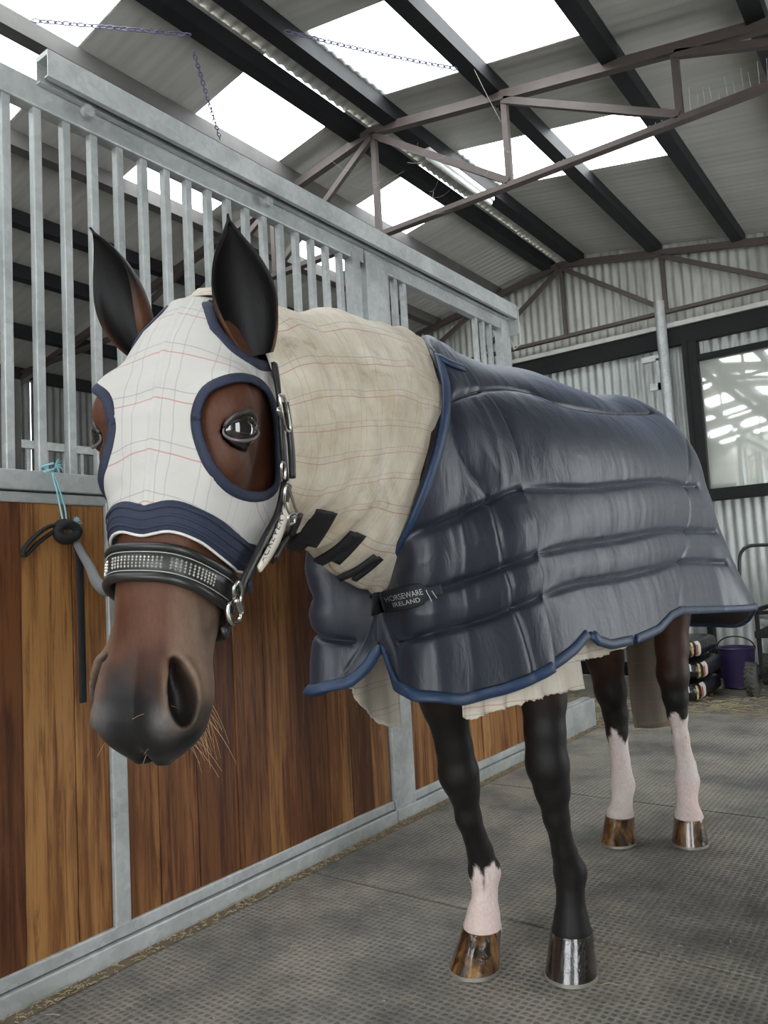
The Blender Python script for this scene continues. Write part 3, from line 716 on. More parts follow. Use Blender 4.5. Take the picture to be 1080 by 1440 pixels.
def hoof(bx, by, rb, tx, ty, tz, rt, mat):
    rings = 9; n = 28; m = MB(); V = []; Fc = []
    for i in range(rings+1):
        q = i/rings; z = .008+(tz-.008)*q; cx = bx+(tx-bx)*q; cy = by+(ty-by)*q; r = rb+(rt-rb)*q+.0018*math.exp(-((q-.93)/.06)**2)
        for k in range(n):
            a = 2*math.pi*k/n; sy = math.sin(a); sx = math.cos(a)
            ry = r*(1.0 if sy < 0 else .86+.1*abs(sx)); V.append((cx+r*.96*sx, cy+ry*sy, z))
    for i in range(rings):
        for k in range(n): Fc.append((i*n+k, i*n+(k+1) % n, (i+1)*n+(k+1) % n, (i+1)*n+k))
    Fc.append(tuple(range(n))[::-1]); Fc.append(tuple(rings*n+k for k in range(n))); m.add(V, Fc)
    hf_ = hput(m.build('hoof', mat, horse, smooth=True, angle=50))
    m = MB(); V = []
    for z, rr in ((.0005, 1.0), (.009, .985)):
        for k in range(n):
            a = 2*math.pi*k/n; sy = math.sin(a); r = (rb+.0015)*rr; V.append((bx+r*.96*math.cos(a), by+r*sy*(1 if sy < 0 else .86+.1*abs(math.cos(a))), z))
    m.add(V, [(k, (k+1) % n, n+(k+1) % n, n+k) for k in range(n)]+[tuple(range(n))[::-1], tuple(n+k for k in range(n))])
    s = m.build('horseshoe', M['shoe'], hf_, smooth=True, angle=40)
hoof(-1.08, 1.751, .066, -1.08, 1.800, .084, .052, M['hoof_amber'])
hoof(-.86, 1.843, .066, -.86, 1.866, .100, .054, M['hoof_dark'])
hoof(-1.08, 2.785, .066, -1.08, 2.826, .086, .053, M['hoof_mid'])
hoof(-.855, 2.888, .064, -.855, 2.902, .090, .053, M['hoof_mid'])
# ================================================================== CLOTH ON THE HORSE
from mathutils.bvhtree import BVHTree
def trace_in(sdf, O, D, T, it=70, off=0., damp=.85):
    """march from O+D*T back towards O until sdf = off; arrays (n,3)"""
    t = np.full(len(O), float(T)) if np.isscalar(T) else np.array(T, float)
    for _ in range(it):
        d = sdf(O+D*t[:, None])-off; t = np.clip(t-d*damp, 0, None)
    return O+D*t[:, None], t
def cam_hit(sdf, pts, off, t0=.55, t1=2.2):
    """first surface point along each pixel's ray; a ray that just misses gives the nearest point on the surface"""
    out = []; ts = np.linspace(t0, t1, 420)
    for p in pts:
        d = ray(*p); v = sdf(CC+d*ts[:, None])-off; k = np.where(v < 0)[0]
        if len(k) and k[0] > 0:
            i = k[0]; t = ts[i-1]+(ts[i]-ts[i-1])*v[i-1]/(v[i-1]-v[i]); out.append(CC+d*t)
        else:
            loc = np.where((v[1:-1] < v[:-2]) & (v[1:-1] < v[2:]))[0]; out.append(CC+d*ts[(loc[0]+1) if len(loc) else int(np.argmin(v))])
    P = np.array(out)
    for _ in range(8): P = P-grad(sdf, P)*((sdf(P)-off)*.8)[:, None]
    return P
def grad(sdf, P, e=.002):
    g = np.stack([sdf(P+np.eye(3)[k]*e)-sdf(P-np.eye(3)[k]*e) for k in range(3)], -1); return g/(np.linalg.norm(g, axis=-1, keepdims=True)+1e-9)
def in_poly(x, y, poly):
    px, py = poly[:, 0], poly[:, 1]; qx, qy = np.roll(px, -1), np.roll(py, -1); c = np.zeros(np.shape(x), bool)
    for a, b, e, f in zip(px, py, qx, qy):
        m = ((b > y) != (f > y)) & (x < (e-a)*(y-b)/((f-b) if f != b else 1e-9)+a); c ^= m
    return c
def spline(pts, n, closed=False):
    P = np.array(pts, float)
    if closed: P = np.r_[P, P[:1]]
    d = np.r_[0, np.cumsum(np.linalg.norm(np.diff(P, axis=0), axis=1))]; t = np.linspace(0, d[-1], n)
    if closed:
        Q = np.r_[P[-3:-1], P, P[1:3]]; dd = np.r_[d[-3:-1]-d[-1], d, d[1:3]+d[-1]]
    else: Q, dd = np.r_[[2*P[0]-P[1]], P, [2*P[-1]-P[-2]]], np.r_[-d[1], d, 2*d[-1]-d[-2]]
    out = np.zeros((n, P.shape[1]))
    for i, tt in enumerate(t):
        k = int(np.clip(np.searchsorted(dd, tt, 'right')-1, 1, len(dd)-3)); p0, p1, p2, p3 = Q[k-1:k+3]; t0, t1, t2, t3 = dd[k-1:k+3]
        m1 = (p2-p0)/max(t2-t0, 1e-9)*(t2-t1); m2 = (p3-p1)/max(t3-t1, 1e-9)*(t2-t1); s = (tt-t1)/max(t2-t1, 1e-9)
        out[i] = (2*s**3-3*s**2+1)*p1+(s**3-2*s**2+s)*m1+(-2*s**3+3*s**2)*p2+(s**3-s**2)*m2
    return out
def strip(mb, path, normals, w, th, lift=0.):
    path = np.asarray(path); T = np.gradient(path, axis=0); T /= np.linalg.norm(T, axis=1)[:, None]+1e-12
    N = np.asarray(normals); S = np.cross(T, N); S /= np.linalg.norm(S, axis=1)[:, None]+1e-12
    return mb.ribbon(path+N*lift, S, N, w, th)
# ---- cloth materials
def mat_plaid(name, base, dirt):
    T = NT(name); tc = T.n('TexCoord'); sp = T.n('SeparateXYZ'); T.t.links.new(tc.outputs['UV'], sp.inputs[0])
    X, Y = sp.outputs[0], sp.outputs[1]
    wob = T.n('TexNoise'); T.t.links.new(tc.outputs['UV'], wob.inputs['Vector']); wob.inputs['Scale'].default_value = 9.; wob.inputs['Detail'].default_value = 2.
    wv = T.math('MULTIPLY', T.math('SUBTRACT', wob.outputs['Fac'], .5), .022)
    X2 = T.math('ADD', X, wv); Y2 = T.math('ADD', Y, T.math('MULTIPLY', wv, .6))
    def lines(c, period, offs, wd):
        f = T.math('FRACT', T.math('ADD', T.math('DIVIDE', c, period), offs)); d = T.math('ABSOLUTE', T.math('SUBTRACT', f, .5))
        return T.math('LESS_THAN', d, wd/period/2)
    v = T.coords('Object'); n = T.noise(v, 3.5, 6, .62, .4); n2 = T.noise(v, 16, 5, .65); fine = T.noise(T.coords('UV'), 900, 2)
    c = base
    c = T.mix(T.math('MULTIPLY', lines(X2, .050, .0, .0014), .5), c, (.30,.27,.27))
    c = T.mix(T.math('MULTIPLY', lines(X2, .050, .28, .0014), .5), c, (.30,.27,.27))
    c = T.mix(T.math('MULTIPLY', lines(Y2, .070, .0, .0019), .7), c, (.40,.15,.14))
    c = T.mix(T.math('MULTIPLY', lines(Y2, .070, .20, .0017), .62), c, (.27,.25,.27))
    dm = T.ramp(T.math('ADD', T.math('MULTIPLY', n, .6), T.math('MULTIPLY', n2, .4)), [(.42, (0,0,0)), (.64, (1,1,1))])
    c = T.mix(T.math('MULTIPLY', dm, dirt), c, (.30,.225,.125))
    dk = T.ramp(T.noise(T.coords('Object', scale=(1,1,1.6)), 7, 6, .7, .8), [(.57, (0,0,0)), (.70, (1,1,1))])
    c = T.mix(T.math('MULTIPLY', dk, dirt*.75), c, (.17,.115,.06))
    return T.pbr(c, .85, 0, T.bump(T.math('ADD', fine, T.math('MULTIPLY', n2, 1.2)), .25, .002), Specular_IOR_Level=.2, Sheen_Weight=.1)
M['plaid'] = mat_plaid('white_plaid_cotton', (.475,.462,.435), .10); M['plaid_dirty'] = mat_plaid('stained_plaid_cotton', (.62,.56,.46), .66)
M['plaid_hem'] = mat_plaid('cream_plaid_cotton', (.54,.49,.41), .25)
M['navy_trim'] = simple('navy_webbing', (.013,.019,.042), .75, 0, .35, 60, .3)
M['blue_trim'] = simple('blue_binding', (.014,.034,.080), .5, 0, .25, 40, .2)
M['velcro'] = simple('black_velcro', (.009,.009,.011), .7, 0, .3, 90, .4)
M['white_piping'] = simple('white_piping', (.6,.58,.54), .7, 0, .1)
def mat_nylon():
    T = NT('navy_nylon'); v = T.coords(); n = T.noise(v, 9, 4, .6); wr = T.noise(T.coords(scale=(1, 1, .45)), 20, 5, .6, 1.2)
    c = T.mix(n, (.0085,.0108,.0195), (.0135,.0168,.0285))
    return T.pbr(c, T.math('ADD', .36, T.math('MULTIPLY', n, .12)), 0, T.bump(wr, .22, .012), Specular_IOR_Level=.55, Sheen_Weight=.20, Sheen_Roughness=.35, Sheen_Tint=(.55,.65,.9))
M['nylon'] = mat_nylon()
# ---------------------------------------------------------------- HOOD: face mask
def face_loc(q):
    Q = np.stack([q[..., 0], q[..., 1], np.abs(q[..., 2])], -1)
    return smin(smin(head_sdf(q, False), sd_ell(Q, (.25, -.10, .050), (.10, .10, .036)), .05), neck_sdf(HW(q)), .05)
def head_w(P): return face_loc(HL(P))
hood = thing('plaid_hood', 'white plaid cotton hood over the horse\'s face and neck, navy trimmed eye holes', 'horse hood', None, tuple(HEAD_O))
def oput(o): o.location = tuple(-q for q in HEAD_O); return o
def hc(u): return np.interp(u, [-.05, .05, .2, .45], [-.10, -.085, -.075, -.055])
def face_point(u, phi, off):
    u = np.asarray(u, float); phi = np.asarray(phi, float)
    O = np.stack([u, hc(u), np.zeros_like(u)], -1); D = np.stack([np.zeros_like(u), np.cos(phi), np.sin(phi)], -1)
    p, t = trace_in(face_loc, O.reshape(-1, 3), D.reshape(-1, 3), .25, 50, off); return p.reshape(*u.shape, 3)
def to_uphi(P):
    q = HL(P); return np.stack([q[:, 0], np.arctan2(q[:, 2], q[:, 1]-hc(q[:, 0]))], -1)
FOFF = .007
def px_to_uphi(pts):
    return to_uphi(cam_hit(head_w, pts, FOFF))
eye_l = px_to_uphi(spline([(276,592),(288,552),(318,535),(350,533),(374,548),(387,585),(390,640),(388,682),(372,697),(345,697),(315,680),(290,645)], 60, True)[:-1])
ear_l = px_to_uphi(spline([(292,428),(302,462),(328,492),(358,512),(384,516)], 20)); 
ear_poly = np.r_[ear_l, [[ear_l[-1, 0]-.0, 2.3], [-.06, 2.3], [-.06, ear_l[0, 1]]]]
nose_l = px_to_uphi(spline([(206,748),(240,742),(280,756),(315,782),(343,806)], 14))
ok_ = (nose_l[:, 0] > .2) & (nose_l[:, 0] < .6) & (nose_l[:, 1] < 1.8); nose_l = nose_l[ok_]; nose_l = nose_l[np.argsort(nose_l[:, 1])]
nz_phi = np.r_[nose_l[:, 1], 2.6]; nz_u = np.r_[nose_l[:, 0], nose_l[-1, 0]-.01]
def u_low(phi): return np.interp(np.abs(phi), nz_phi, nz_u)
nu, nph = 190, 260
PH = np.linspace(-2.3, 2.3, nph); q = np.linspace(0, 1, nu)
U2 = -.035+(u_low(PH)[None, :]+.035)*q[:, None]; P2 = np.broadcast_to(PH, U2.shape)
FP = face_point(U2, P2, FOFF)
wr_ = vnoise(np.stack([U2*1.0, P2*.05, U2*0], -1), 60, 31)*.0020+vnoise(np.stack([U2, P2*.12, U2*0], -1), 24, 33)*.0022+.0012*np.exp(-(P2/.025)**2)-.0010*np.exp(-((np.abs(P2)-.05)/.015)**2)
gN = grad(face_loc, FP.reshape(-1, 3)).reshape(FP.shape); FP = FP+gN*wr_[..., None]
for _ in range(14):
    A_ = FP.copy(); A_[1:-1, 1:-1] = .5*FP[1:-1, 1:-1]+.125*(FP[:-2, 1:-1]+FP[2:, 1:-1]+FP[1:-1, :-2]+FP[1:-1, 2:]); wsm = sst(np.abs(P2), .75, 1.0)[..., None]; FP = FP+(A_-FP)*wsm
idx = np.arange(nu*nph).reshape(nu, nph)
quad = np.stack([idx[:-1, :-1], idx[:-1, 1:], idx[1:, 1:], idx[1:, :-1]], -1).reshape(-1, 4)
uc = U2.ravel()[quad].mean(1); pc = P2.ravel()[quad].mean(1)
cut = in_poly(uc, np.abs(pc), eye_l) | in_poly(uc, np.abs(pc), ear_poly) | ((uc < -.0) & (np.abs(pc) > 1.2)) 
fm = link('face_mask', mesh_np('face_mask', HW(FP.reshape(-1, 3)), quad[~cut], uv=np.stack([P2.ravel()*.115, U2.ravel()+np.abs(P2.ravel())*-.03], -1)), M['plaid'], hood); oput(fm)
so = fm.modifiers.new('thickness', 'SOLIDIFY'); so.thickness = .002; so.offset = -1
def face_path(uphi, off=FOFF): 
    P = HW(face_point(uphi[:, 0], uphi[:, 1], off)); return P, grad(head_w, P)
for sgn in (1, -1):
    e = np.r_[eye_l, eye_l[:2]]*np.array([1, sgn]); P, N = face_path(e); m = MB(); strip(m, P, N, .0155, .0035); oput(m.build('eye_trim', M['navy_trim'], hood, smooth=True))
    e = ear_l*np.array([1, sgn]); P, N = face_path(e); m = MB(); strip(m, P, N, .017, .004); oput(m.build('ear_trim', M['navy_trim'], hood, smooth=True))
ph = np.linspace(-2.2, 2.2, 90); e = np.stack([u_low(ph)-.016, ph], -1); P, N = face_path(e)
m = MB(); strip(m, P, N, .042, .004); nb = oput(m.build('nose_band', M['navy_trim'], hood, smooth=True))
e = np.stack([u_low(ph)+.005, ph], -1); P, N = face_path(e); m = MB(); strip(m, P, N, .004, .003); oput(m.build('piping', M['white_piping'], hood, smooth=True))
for k in (-.012, 0, .012):
    e = np.stack([u_low(ph)-.016+k, ph], -1); P, N = face_path(e, FOFF+.0042); m = MB(); strip(m, P, N, .0045, .0012); m.build('stitch_rib', M['navy_trim'], nb, smooth=True)
# ---------------------------------------------------------------- HOOD: neck
def cloth_neck(P): return smin(smin(neck_sdf(P), torso_sdf(P), .1), head_sdf(HL(P), False), .05)
_tn0 = HEAD_R@nrm((-.475, -.88, 0)); ax0 = HW((.16, -.118, 0)); AXP = spline([ax0, HW((.14, -.18, 0)), (-.925, 1.02, 1.25), (-.945, 1.18, 1.255), (-.962, 1.375, 1.25)], 64)
nA, nP = 64, 170; ph = np.linspace(-math.pi, math.pi, nP)
OO = []; DD = []
for i in range(nA):
    f = sst(np.array(i/(nA-1)), 0., .75); T = nrm(np.array([-.05, .90, -.40])*f+(1-f)*_tn0)     # first rings follow the poll-throat line
    a = np.array([1., 0, 0])*f+(1-f)*HEAD_R[:, 2]; a = nrm(a-T*(a@T)); b = np.cross(T, a); b = b if b[2] > 0 else -b
    for p in ph: OO.append(AXP[i]); DD.append(b*math.cos(p)+a*math.sin(p))
_f, _p = np.meshgrid(np.linspace(0, 1, nA), np.abs(ph), indexing='ij'); _fc = .67+.35*np.clip(1-_p/1.35, 0, 1)
_noff = (np.interp(_f, [0, .15], [.012, .015])-.008*sst(_f, _fc-.25, _fc-.05)-.012*sst(_f, _fc, _fc+.15)).ravel()
NP_, tt_ = trace_in(cloth_neck, np.array(OO), np.array(DD), .55, 60, _noff); NV = NP_.reshape(nA, nP, 3); G = grad(cloth_neck, NP_).reshape(nA, nP, 3)
FQ, PQ = np.meshgrid(np.linspace(0, 1, nA), ph, indexing='ij')
fold = vnoise(np.stack([FQ*7+PQ*.8, PQ*.6, FQ*0], -1), 1.6, 41)*.010+vnoise(np.stack([FQ*16-PQ*2.2, PQ*1.0, FQ*0], -1), 1.5, 43)*.0055+vnoise(np.stack([FQ*30+PQ*4, PQ*2.5, FQ*0], -1), 1.5, 44)*.0025
sag = .010*np.clip((np.abs(PQ)-2.2)/.94, 0, 1)**2*np.sin(FQ*math.pi)
fold = fold*.6*(1-sst(FQ, _fc-.25, _fc-.02))*sst(FQ, -.05, .1)
sag = sag+.085*sst(FQ, .56, .88)*np.clip((np.abs(PQ)-1.9)/1.24, 0, 1)**1.4
NV = NV+G*(fold+np.abs(fold.min())*.3*(1-sst(FQ, _fc-.25, _fc-.02)))[..., None]-np.array([0, 0, 1])*sag[..., None]
idx = np.arange(nA*nP).reshape(nA, nP); quad = np.stack([idx[:-1, :-1], idx[:-1, 1:], idx[1:, 1:], idx[1:, :-1]], -1).reshape(-1, 4)
nk = link('neck_cover', mesh_np('neck_cover', NV.reshape(-1, 3), quad[:, ::-1], uv=np.stack([FQ.ravel()*.62+PQ.ravel()*.01, PQ.ravel()*.20+FQ.ravel()*.06], -1)), M['plaid_dirty'], hood); oput(nk)
so = nk.modifiers.new('thickness', 'SOLIDIFY'); so.thickness = .003; so.offset = -1
neck_bvh = BVHTree.FromPolygons(NV.reshape(-1, 3).tolist(), quad.tolist())
def bvh_px(bvh, pts):
    out = []; nn = []; last = None
    for p in pts:
        d = ray(*p); h_ = bvh.ray_cast(Vector(CC), Vector(d))
        if h_[0] is None: h_ = (Vector(CC+d*(last if last else 1.5)), Vector(-d))
        else: last = (np.array(h_[0])-CC)@d
        n_ = np.array(h_[1]); n_ = n_ if n_@d < 0 else -n_
        out.append(np.array(h_[0])); nn.append(n_)
    return np.array(out), np.array(nn)
# ---------------------------------------------------------------- QUILTED RUG
RUGOFF = .035
def rug_sdf(P): return smin(torso_sdf(P), neck_sdf(P), .1)
ye_z = np.array([.90, .95, 1.03, 1.10, 1.21, 1.33, 1.44, 1.52, 1.575, 1.70]); ye_y = np.array([1.10, 1.12, 1.10, 1.105, 1.17, 1.285, 1.365, 1.43, 1.49, 1.50])
YA, YR = 1.5, 2.80
def columns(off, ztop_cut=True):
    """near-side columns from front centre to rear centre: list of (Nz,3) polylines from top edge to z=.55"""
    spec = [('a', th) for th in np.radians(np.linspace(90, 0, 54))]
    spec += [('b', y) for y in np.linspace(YA, YR, 84)[1:]]
    spec += [('c', th) for th in np.radians(np.linspace(0, 90, 34))[1:]]
    z0 = 1.20; psi = np.linspace(0, math.pi/2, 34); zz = np.arange(z0-.02, .52, -.02); cols = []; RR = []; ZZ = []; AA = []; DDs = []; K0 = []; ztops = []
    for kind, v in spec:
        if kind == 'a': A = np.array([HXC, YA, 0]); D = np.array([math.cos(v), -math.sin(v), 0])
        elif kind == 'b': A = np.array([HXC, v, 0]); D = np.array([1., 0, 0])
        else: A = np.array([HXC, YR, 0]); D = np.array([math.cos(v), math.sin(v), 0])
        O1 = np.tile(A+np.array([0, 0, z0]), (len(psi), 1)); D1 = np.array([D*math.sin(p)+np.array([0, 0, 1])*math.cos(p) for p in psi])
        O2 = np.array([A+np.array([0, 0, z]) for z in zz]); D2 = np.tile(D, (len(zz), 1))
        ramp = .012+(off-.012)*(0 if kind == 'a' else (sst(np.array(v), YA, 1.85) if kind == 'b' else 1)); lowr = sst(np.r_[np.full(len(psi), 1.3), zz], 1.0, 1.2)
        offs = off*(1-lowr)+ramp*lowr
        P, t = trace_in(rug_sdf, np.r_[O1, O2], np.r_[D1, D2], .8, 46, offs)
        if kind == 'a':
            PT, _ = trace_in(torso_sdf, O2, D2, .8, 46, off); f = sst(zz, .98, 1.16)[:, None]; P[len(psi):] = PT*(1-f)+P[len(psi):]*f
        r = (P-A)@D; z = P[:, 2].copy(); k0 = 0
        if kind == 'a' and ztop_cut:
            ze = np.interp(math.degrees(v), [40, 41, 43, 46, 50, 58, 66, 76, 90], [1.7, 1.55, 1.48, 1.40, 1.32, 1.205, 1.09, 1.01, .955]); k0 = int(np.where(z <= ze)[0][0]) if ze < z[0] else 0
            ztops.append(ze if ze < z[0] else None)
        else: ztops.append(None)
        rr = r.copy(); zk = z; rmax = 0
        for i in range(max(k0-1, 0), len(rr)):
            if zk[i] < 1.28 or kind == 'c':
                rmax = max(rmax-.0006, rr[i]); rr[i] = rmax
            else: rmax = max(rmax, rr[i])
        low = np.clip((1.1-zk)/.4, 0, 1); rr = rr+(.030*low**1.3 if kind != 'c' else (.030+.15*sst(np.array(v), 0, .5))*np.clip((1.32-zk)/.55, 0, 1)**1.4)*(1-.8*math.sin(v) if kind == 'a' else 1)
        RR.append(rr); ZZ.append(zk); AA.append(A); DDs.append(D); K0.append(max(k0-1, 0))
    RR = np.array(RR); ZZ = np.array(ZZ); ker = np.exp(-np.arange(-8, 9)**2/2/3.**2); ker /= ker.sum(); nl = len(zz)
    pad = np.r_[RR[8:0:-1], RR, RR[-2:-10:-1]]; SM = np.stack([np.convolve(pad[:, j], ker, 'valid') for j in range(RR.shape[1])], 1)
    RR[:, -nl:] = SM[:, -nl:]
    for i in range(len(spec)): 
        c = AA[i]+DDs[i]*RR[i][:, None]+np.array([0, 0, 1])*ZZ[i][:, None]; c = c[K0[i]:]
        if ztops[i] is not None: c = resample(c, .0, 400, ztops[i])[0][::3]
        cols.append(c)
    return cols, spec
def resample(c, zbot, n, ztop=None):
    c = np.asarray(c)
    if ztop is not None:
        k = np.where(c[:, 2] <= ztop)[0]; k = k[0] if len(k) else len(c)-2
        if k > 0:
            f = (c[k-1, 2]-ztop)/max(c[k-1, 2]-c[k, 2], 1e-6); c = np.r_[[c[k-1]+(c[k]-c[k-1])*min(max(f, 0), 1)], c[k:]]
    k = np.where(c[:, 2] < zbot)[0]
    if len(k):
        k = max(k[0], 1); f = (c[k-1, 2]-zbot)/max(c[k-1, 2]-c[k, 2], 1e-6); c = np.r_[c[:k], [c[k-1]+(c[k]-c[k-1])*f]]
    d = np.r_[0, np.cumsum(np.linalg.norm(np.diff(c, axis=0), axis=1))]; t = np.linspace(0, d[-1], n)
    return np.stack([np.interp(t, d, c[:, k]) for k in range(3)], -1), d[-1]
cols, spec = columns(RUGOFF); NC = len(cols)
raw = np.array([resample(c, .54, 60)[0] for c in cols]); raw_i = np.arange(NC*60).reshape(NC, 60)
rq = np.stack([raw_i[:-1, :-1], raw_i[1:, :-1], raw_i[1:, 1:], raw_i[:-1, 1:]], -1).reshape(-1, 4)
rug_bvh0 = BVHTree.FromPolygons(raw.reshape(-1, 3).tolist(), rq.tolist())
def col_of(P):
    """fractional column index of a near-side point"""
    x, y = P[0]-HXC, P[1]
    if y < YA: return (90-math.degrees(math.atan2(YA-y, max(x, 1e-4))))/90*53
    if y <= YR: return 53+(y-YA)/(YR-YA)*83
    return 136+math.degrees(math.atan2(y-YR, max(x, 1e-4)))/90*33
hem_px = [(553,930),(566,962),(590,984),(640,984),(700,969),(745,953),(775,936),(800,913),(822,886),(829,900),(850,907),(885,899),(915,886),(935,866),(950,859),(980,858),(1010,857),(1055,856)]
hp, _ = bvh_px(rug_bvh0, hem_px); hc_ = np.array([col_of(p) for p in hp]); hz_ = hp[:, 2]; o_ = np.argsort(hc_); hc_, hz_ = hc_[o_], hz_[o_]
HEMDBG = (hc_.round(1).tolist(), hz_.round(3).tolist())
_rear = np.arange(NC); hem_z = -.075*sst(_rear, 146, 158)+np.interp(np.arange(NC), np.r_[0, 2.5, hc_, NC], np.r_[.905, .86, hz_, hz_[-1]])
NT_ = 90
RUG = np.array([resample(c, hz, NT_)[0] for c, hz in zip(cols, hem_z)])          # (NC, NT, 3) near side
def smooth_rug(R, it, top_n):
    R = R.copy()
    for _ in range(it):
        A = R.copy(); pad = np.r_[mirror(R[2:0:-1])[1:2], R, mirror(R[-2:-1])]          # mirrored neighbours across the centre plane
        A[:, 1:-1] = .5*R[:, 1:-1]+.125*(pad[:-2, 1:-1]+pad[2:, 1:-1]+R[:, :-2]+R[:, 2:])
        w = np.ones(NC); w[110:] = .0; w[60:110] = np.linspace(1, 0, 50); wt = np.ones(NT_); wt[0] = 0; wt[-1] = 0
        R = R+(A-R)*(w[:, None]*wt[None, :])[..., None]
        e = R[1:top_n-1, 0]*.5+.25*(R[:top_n-2, 0]+R[2:top_n, 0]); R[1:top_n-1, 0] = e
    return R
def mirror(P): Q = np.array(P); Q[..., 0] = 2*HXC-Q[..., 0]; return Q
RUG = smooth_rug(RUG, 30, 27)
# quilting seams traced on the near side
seams_px = [[(626,566),(660,553),(700,547),(740,553),(790,572),(850,582),(900,583),(930,577)],
            [(560,757),(620,735),(690,704),(730,689),(770,686),(830,686),(890,680),(930,677),(965,683),(1003,684)],
            [(600,834),(650,818),(710,797),(770,776),(820,766),(880,757),(930,747),(970,747),(1020,748)],
            [(560,903),(620,888),(690,868),(750,844),(810,822),(870,812),(920,800),(955,790),(1000,791),(1037,792)],
            [(642,640),(655,662),(680,690),(690,712),(700,760),(712,800),(722,850),(735,900),(746,950)],
            [(930,580),(955,610),(966,650),(966,690),(966,750),(957,800),(950,850)],
            [(540,860),(552,900),(566,945)]]
bv0 = BVHTree.FromPolygons(RUG.reshape(-1, 3).tolist(), (lambda i: np.stack([i[:-1, :-1], i[1:, :-1], i[1:, 1:], i[:-1, 1:]], -1).reshape(-1, 4).tolist())(np.arange(NC*NT_).reshape(NC, NT_)))
seam3 = []
for k, s in enumerate(seams_px):
    p, _ = bvh_px(bv0, spline(s, 60)); seam3.append(p)
# around-the-chest continuation of the lower seams
def refine(R, fc, ft):
    a, b, _ = R.shape; x = np.linspace(0, a-1, fc); i = np.clip(x.astype(int), 0, a-2); f = (x-i)[:, None, None]; Q = R[i]*(1-f)+R[i+1]*f
    y = np.linspace(0, b-1, ft); j = np.clip(y.astype(int), 0, b-2); g = (y-j)[None, :, None]; return Q[:, j]*(1-g)+Q[:, j+1]*g
RUGF = refine(RUG, 420, 230)
def grid_normals(R):
    n_ = np.cross(np.gradient(R, axis=0), np.gradient(R, axis=1)); n_ /= np.linalg.norm(n_, axis=-1, keepdims=True)+1e-12; return n_
NN = grid_normals(RUGF); s_ = np.sign((NN[200, 120]*np.array([1, 0, 0])).sum()); NN = NN*s_
flat = RUGF.reshape(-1, 3); dmin = np.full(len(flat), 9.); dver = np.full(len(flat), 9.)
for k, s in enumerate(seam3):
    for c in range(0, len(s)-1):
        a, b = s[c], s[c+1]; ba = b-a; l2 = ba@ba
        if l2 < 1e-10 or l2 > .02: continue
        t = np.clip((flat-a)@ba/l2, 0, 1); dd_ = np.linalg.norm(flat-a-t[:, None]*ba, axis=1)
        if k < 4: dmin = np.minimum(dmin, dd_)
        else: dver = np.minimum(dver, dd_)
dmin = dmin.reshape(RUGF.shape[:2]); dver = dver.reshape(RUGF.shape[:2])
sI, tI = np.meshgrid(np.linspace(0, 1, 420), np.linspace(0, 1, 230), indexing='ij')
puff = (.017*(1-np.exp(-dmin/.04))-.008*np.exp(-(dmin/.007)**2))-.006*np.exp(-dver/.02)-.003*np.exp(-(dver/.006)**2)
ridged = lambda a: 1-np.abs(a)*2
arcS = np.r_[0, np.cumsum(np.linalg.norm(np.diff(RUGF[:, 170], axis=0), axis=1))][:, None]*np.ones((1, 230)); arcT = np.cumsum(np.r_['1', np.zeros((420, 1)), np.linalg.norm(np.diff(RUGF, axis=1), axis=2)], axis=1); arcT = arcT[:, -1:]-arcT
Zr = arcS*0
wrk = vnoise(np.stack([arcS*42, arcT*6, Zr], -1), 1, 51)*.0028*np.exp(-dmin/.06)*(1-np.exp(-dmin/.012))
wrk += ridged(vnoise(np.stack([arcS*11, arcT*3.5, Zr], -1), 1, 52))*.0012*(1-np.exp(-dmin/.03))+vnoise(np.stack([arcS*5, arcT*2.2, Zr], -1), 1, 53)*.004
dg = np.exp(-((arcS-.42)/.20)**2)*sst(arcT, .1, .4); wrk += ridged(vnoise(np.stack([arcS*16+arcT*12, arcT*10-arcS*8, Zr], -1), .7, 57))*.003*dg*(1-np.exp(-dmin/.03))
dtop = np.cumsum(np.r_['1', np.zeros((420, 1)), np.linalg.norm(np.diff(RUGF, axis=1), axis=2)], axis=1); edgef = np.where(np.arange(420)[:, None] < 53/(NC-1)*419, 1-np.exp(-dtop/.05), 1); edgef = np.where((np.arange(420)[:, None] >= 53/(NC-1)*419), 1-np.exp(-np.maximum(RUGF[..., 1]-YA, 0)/.06), edgef)
RUGN = RUGF+NN*((puff+wrk)*edgef)[..., None]
rug = thing('quilted_rug', 'navy quilted stable rug with blue binding on the horse\'s back', 'horse rug', None, (HXC, 2.2, .9))
RLOC = np.array([HXC, 2.2, .9])
def rput(o): o.location = tuple(-RLOC); return o
fi = np.arange(420*230).reshape(420, 230); fq = np.stack([fi[:-1, :-1], fi[1:, :-1], fi[1:, 1:], fi[:-1, 1:]], -1).reshape(-1, 4)
if s_ < 0: fq = fq[:, ::-1]
def solid(o, t): s = o.modifiers.new('thickness', 'SOLIDIFY'); s.thickness = t; s.offset = -1; return o
solid(rput(link('quilted_shell', mesh_np('quilted_shell', RUGN.reshape(-1, 3), fq), M['nylon'], rug)), .012)
solid(rput(link('quilted_shell', mesh_np('quilted_shell', mirror(RUGN).reshape(-1, 3), fq[:, ::-1]), M['nylon'], rug)), .012)
rug_bvh = BVHTree.FromPolygons(RUGN.reshape(-1, 3).tolist(), fq.tolist())
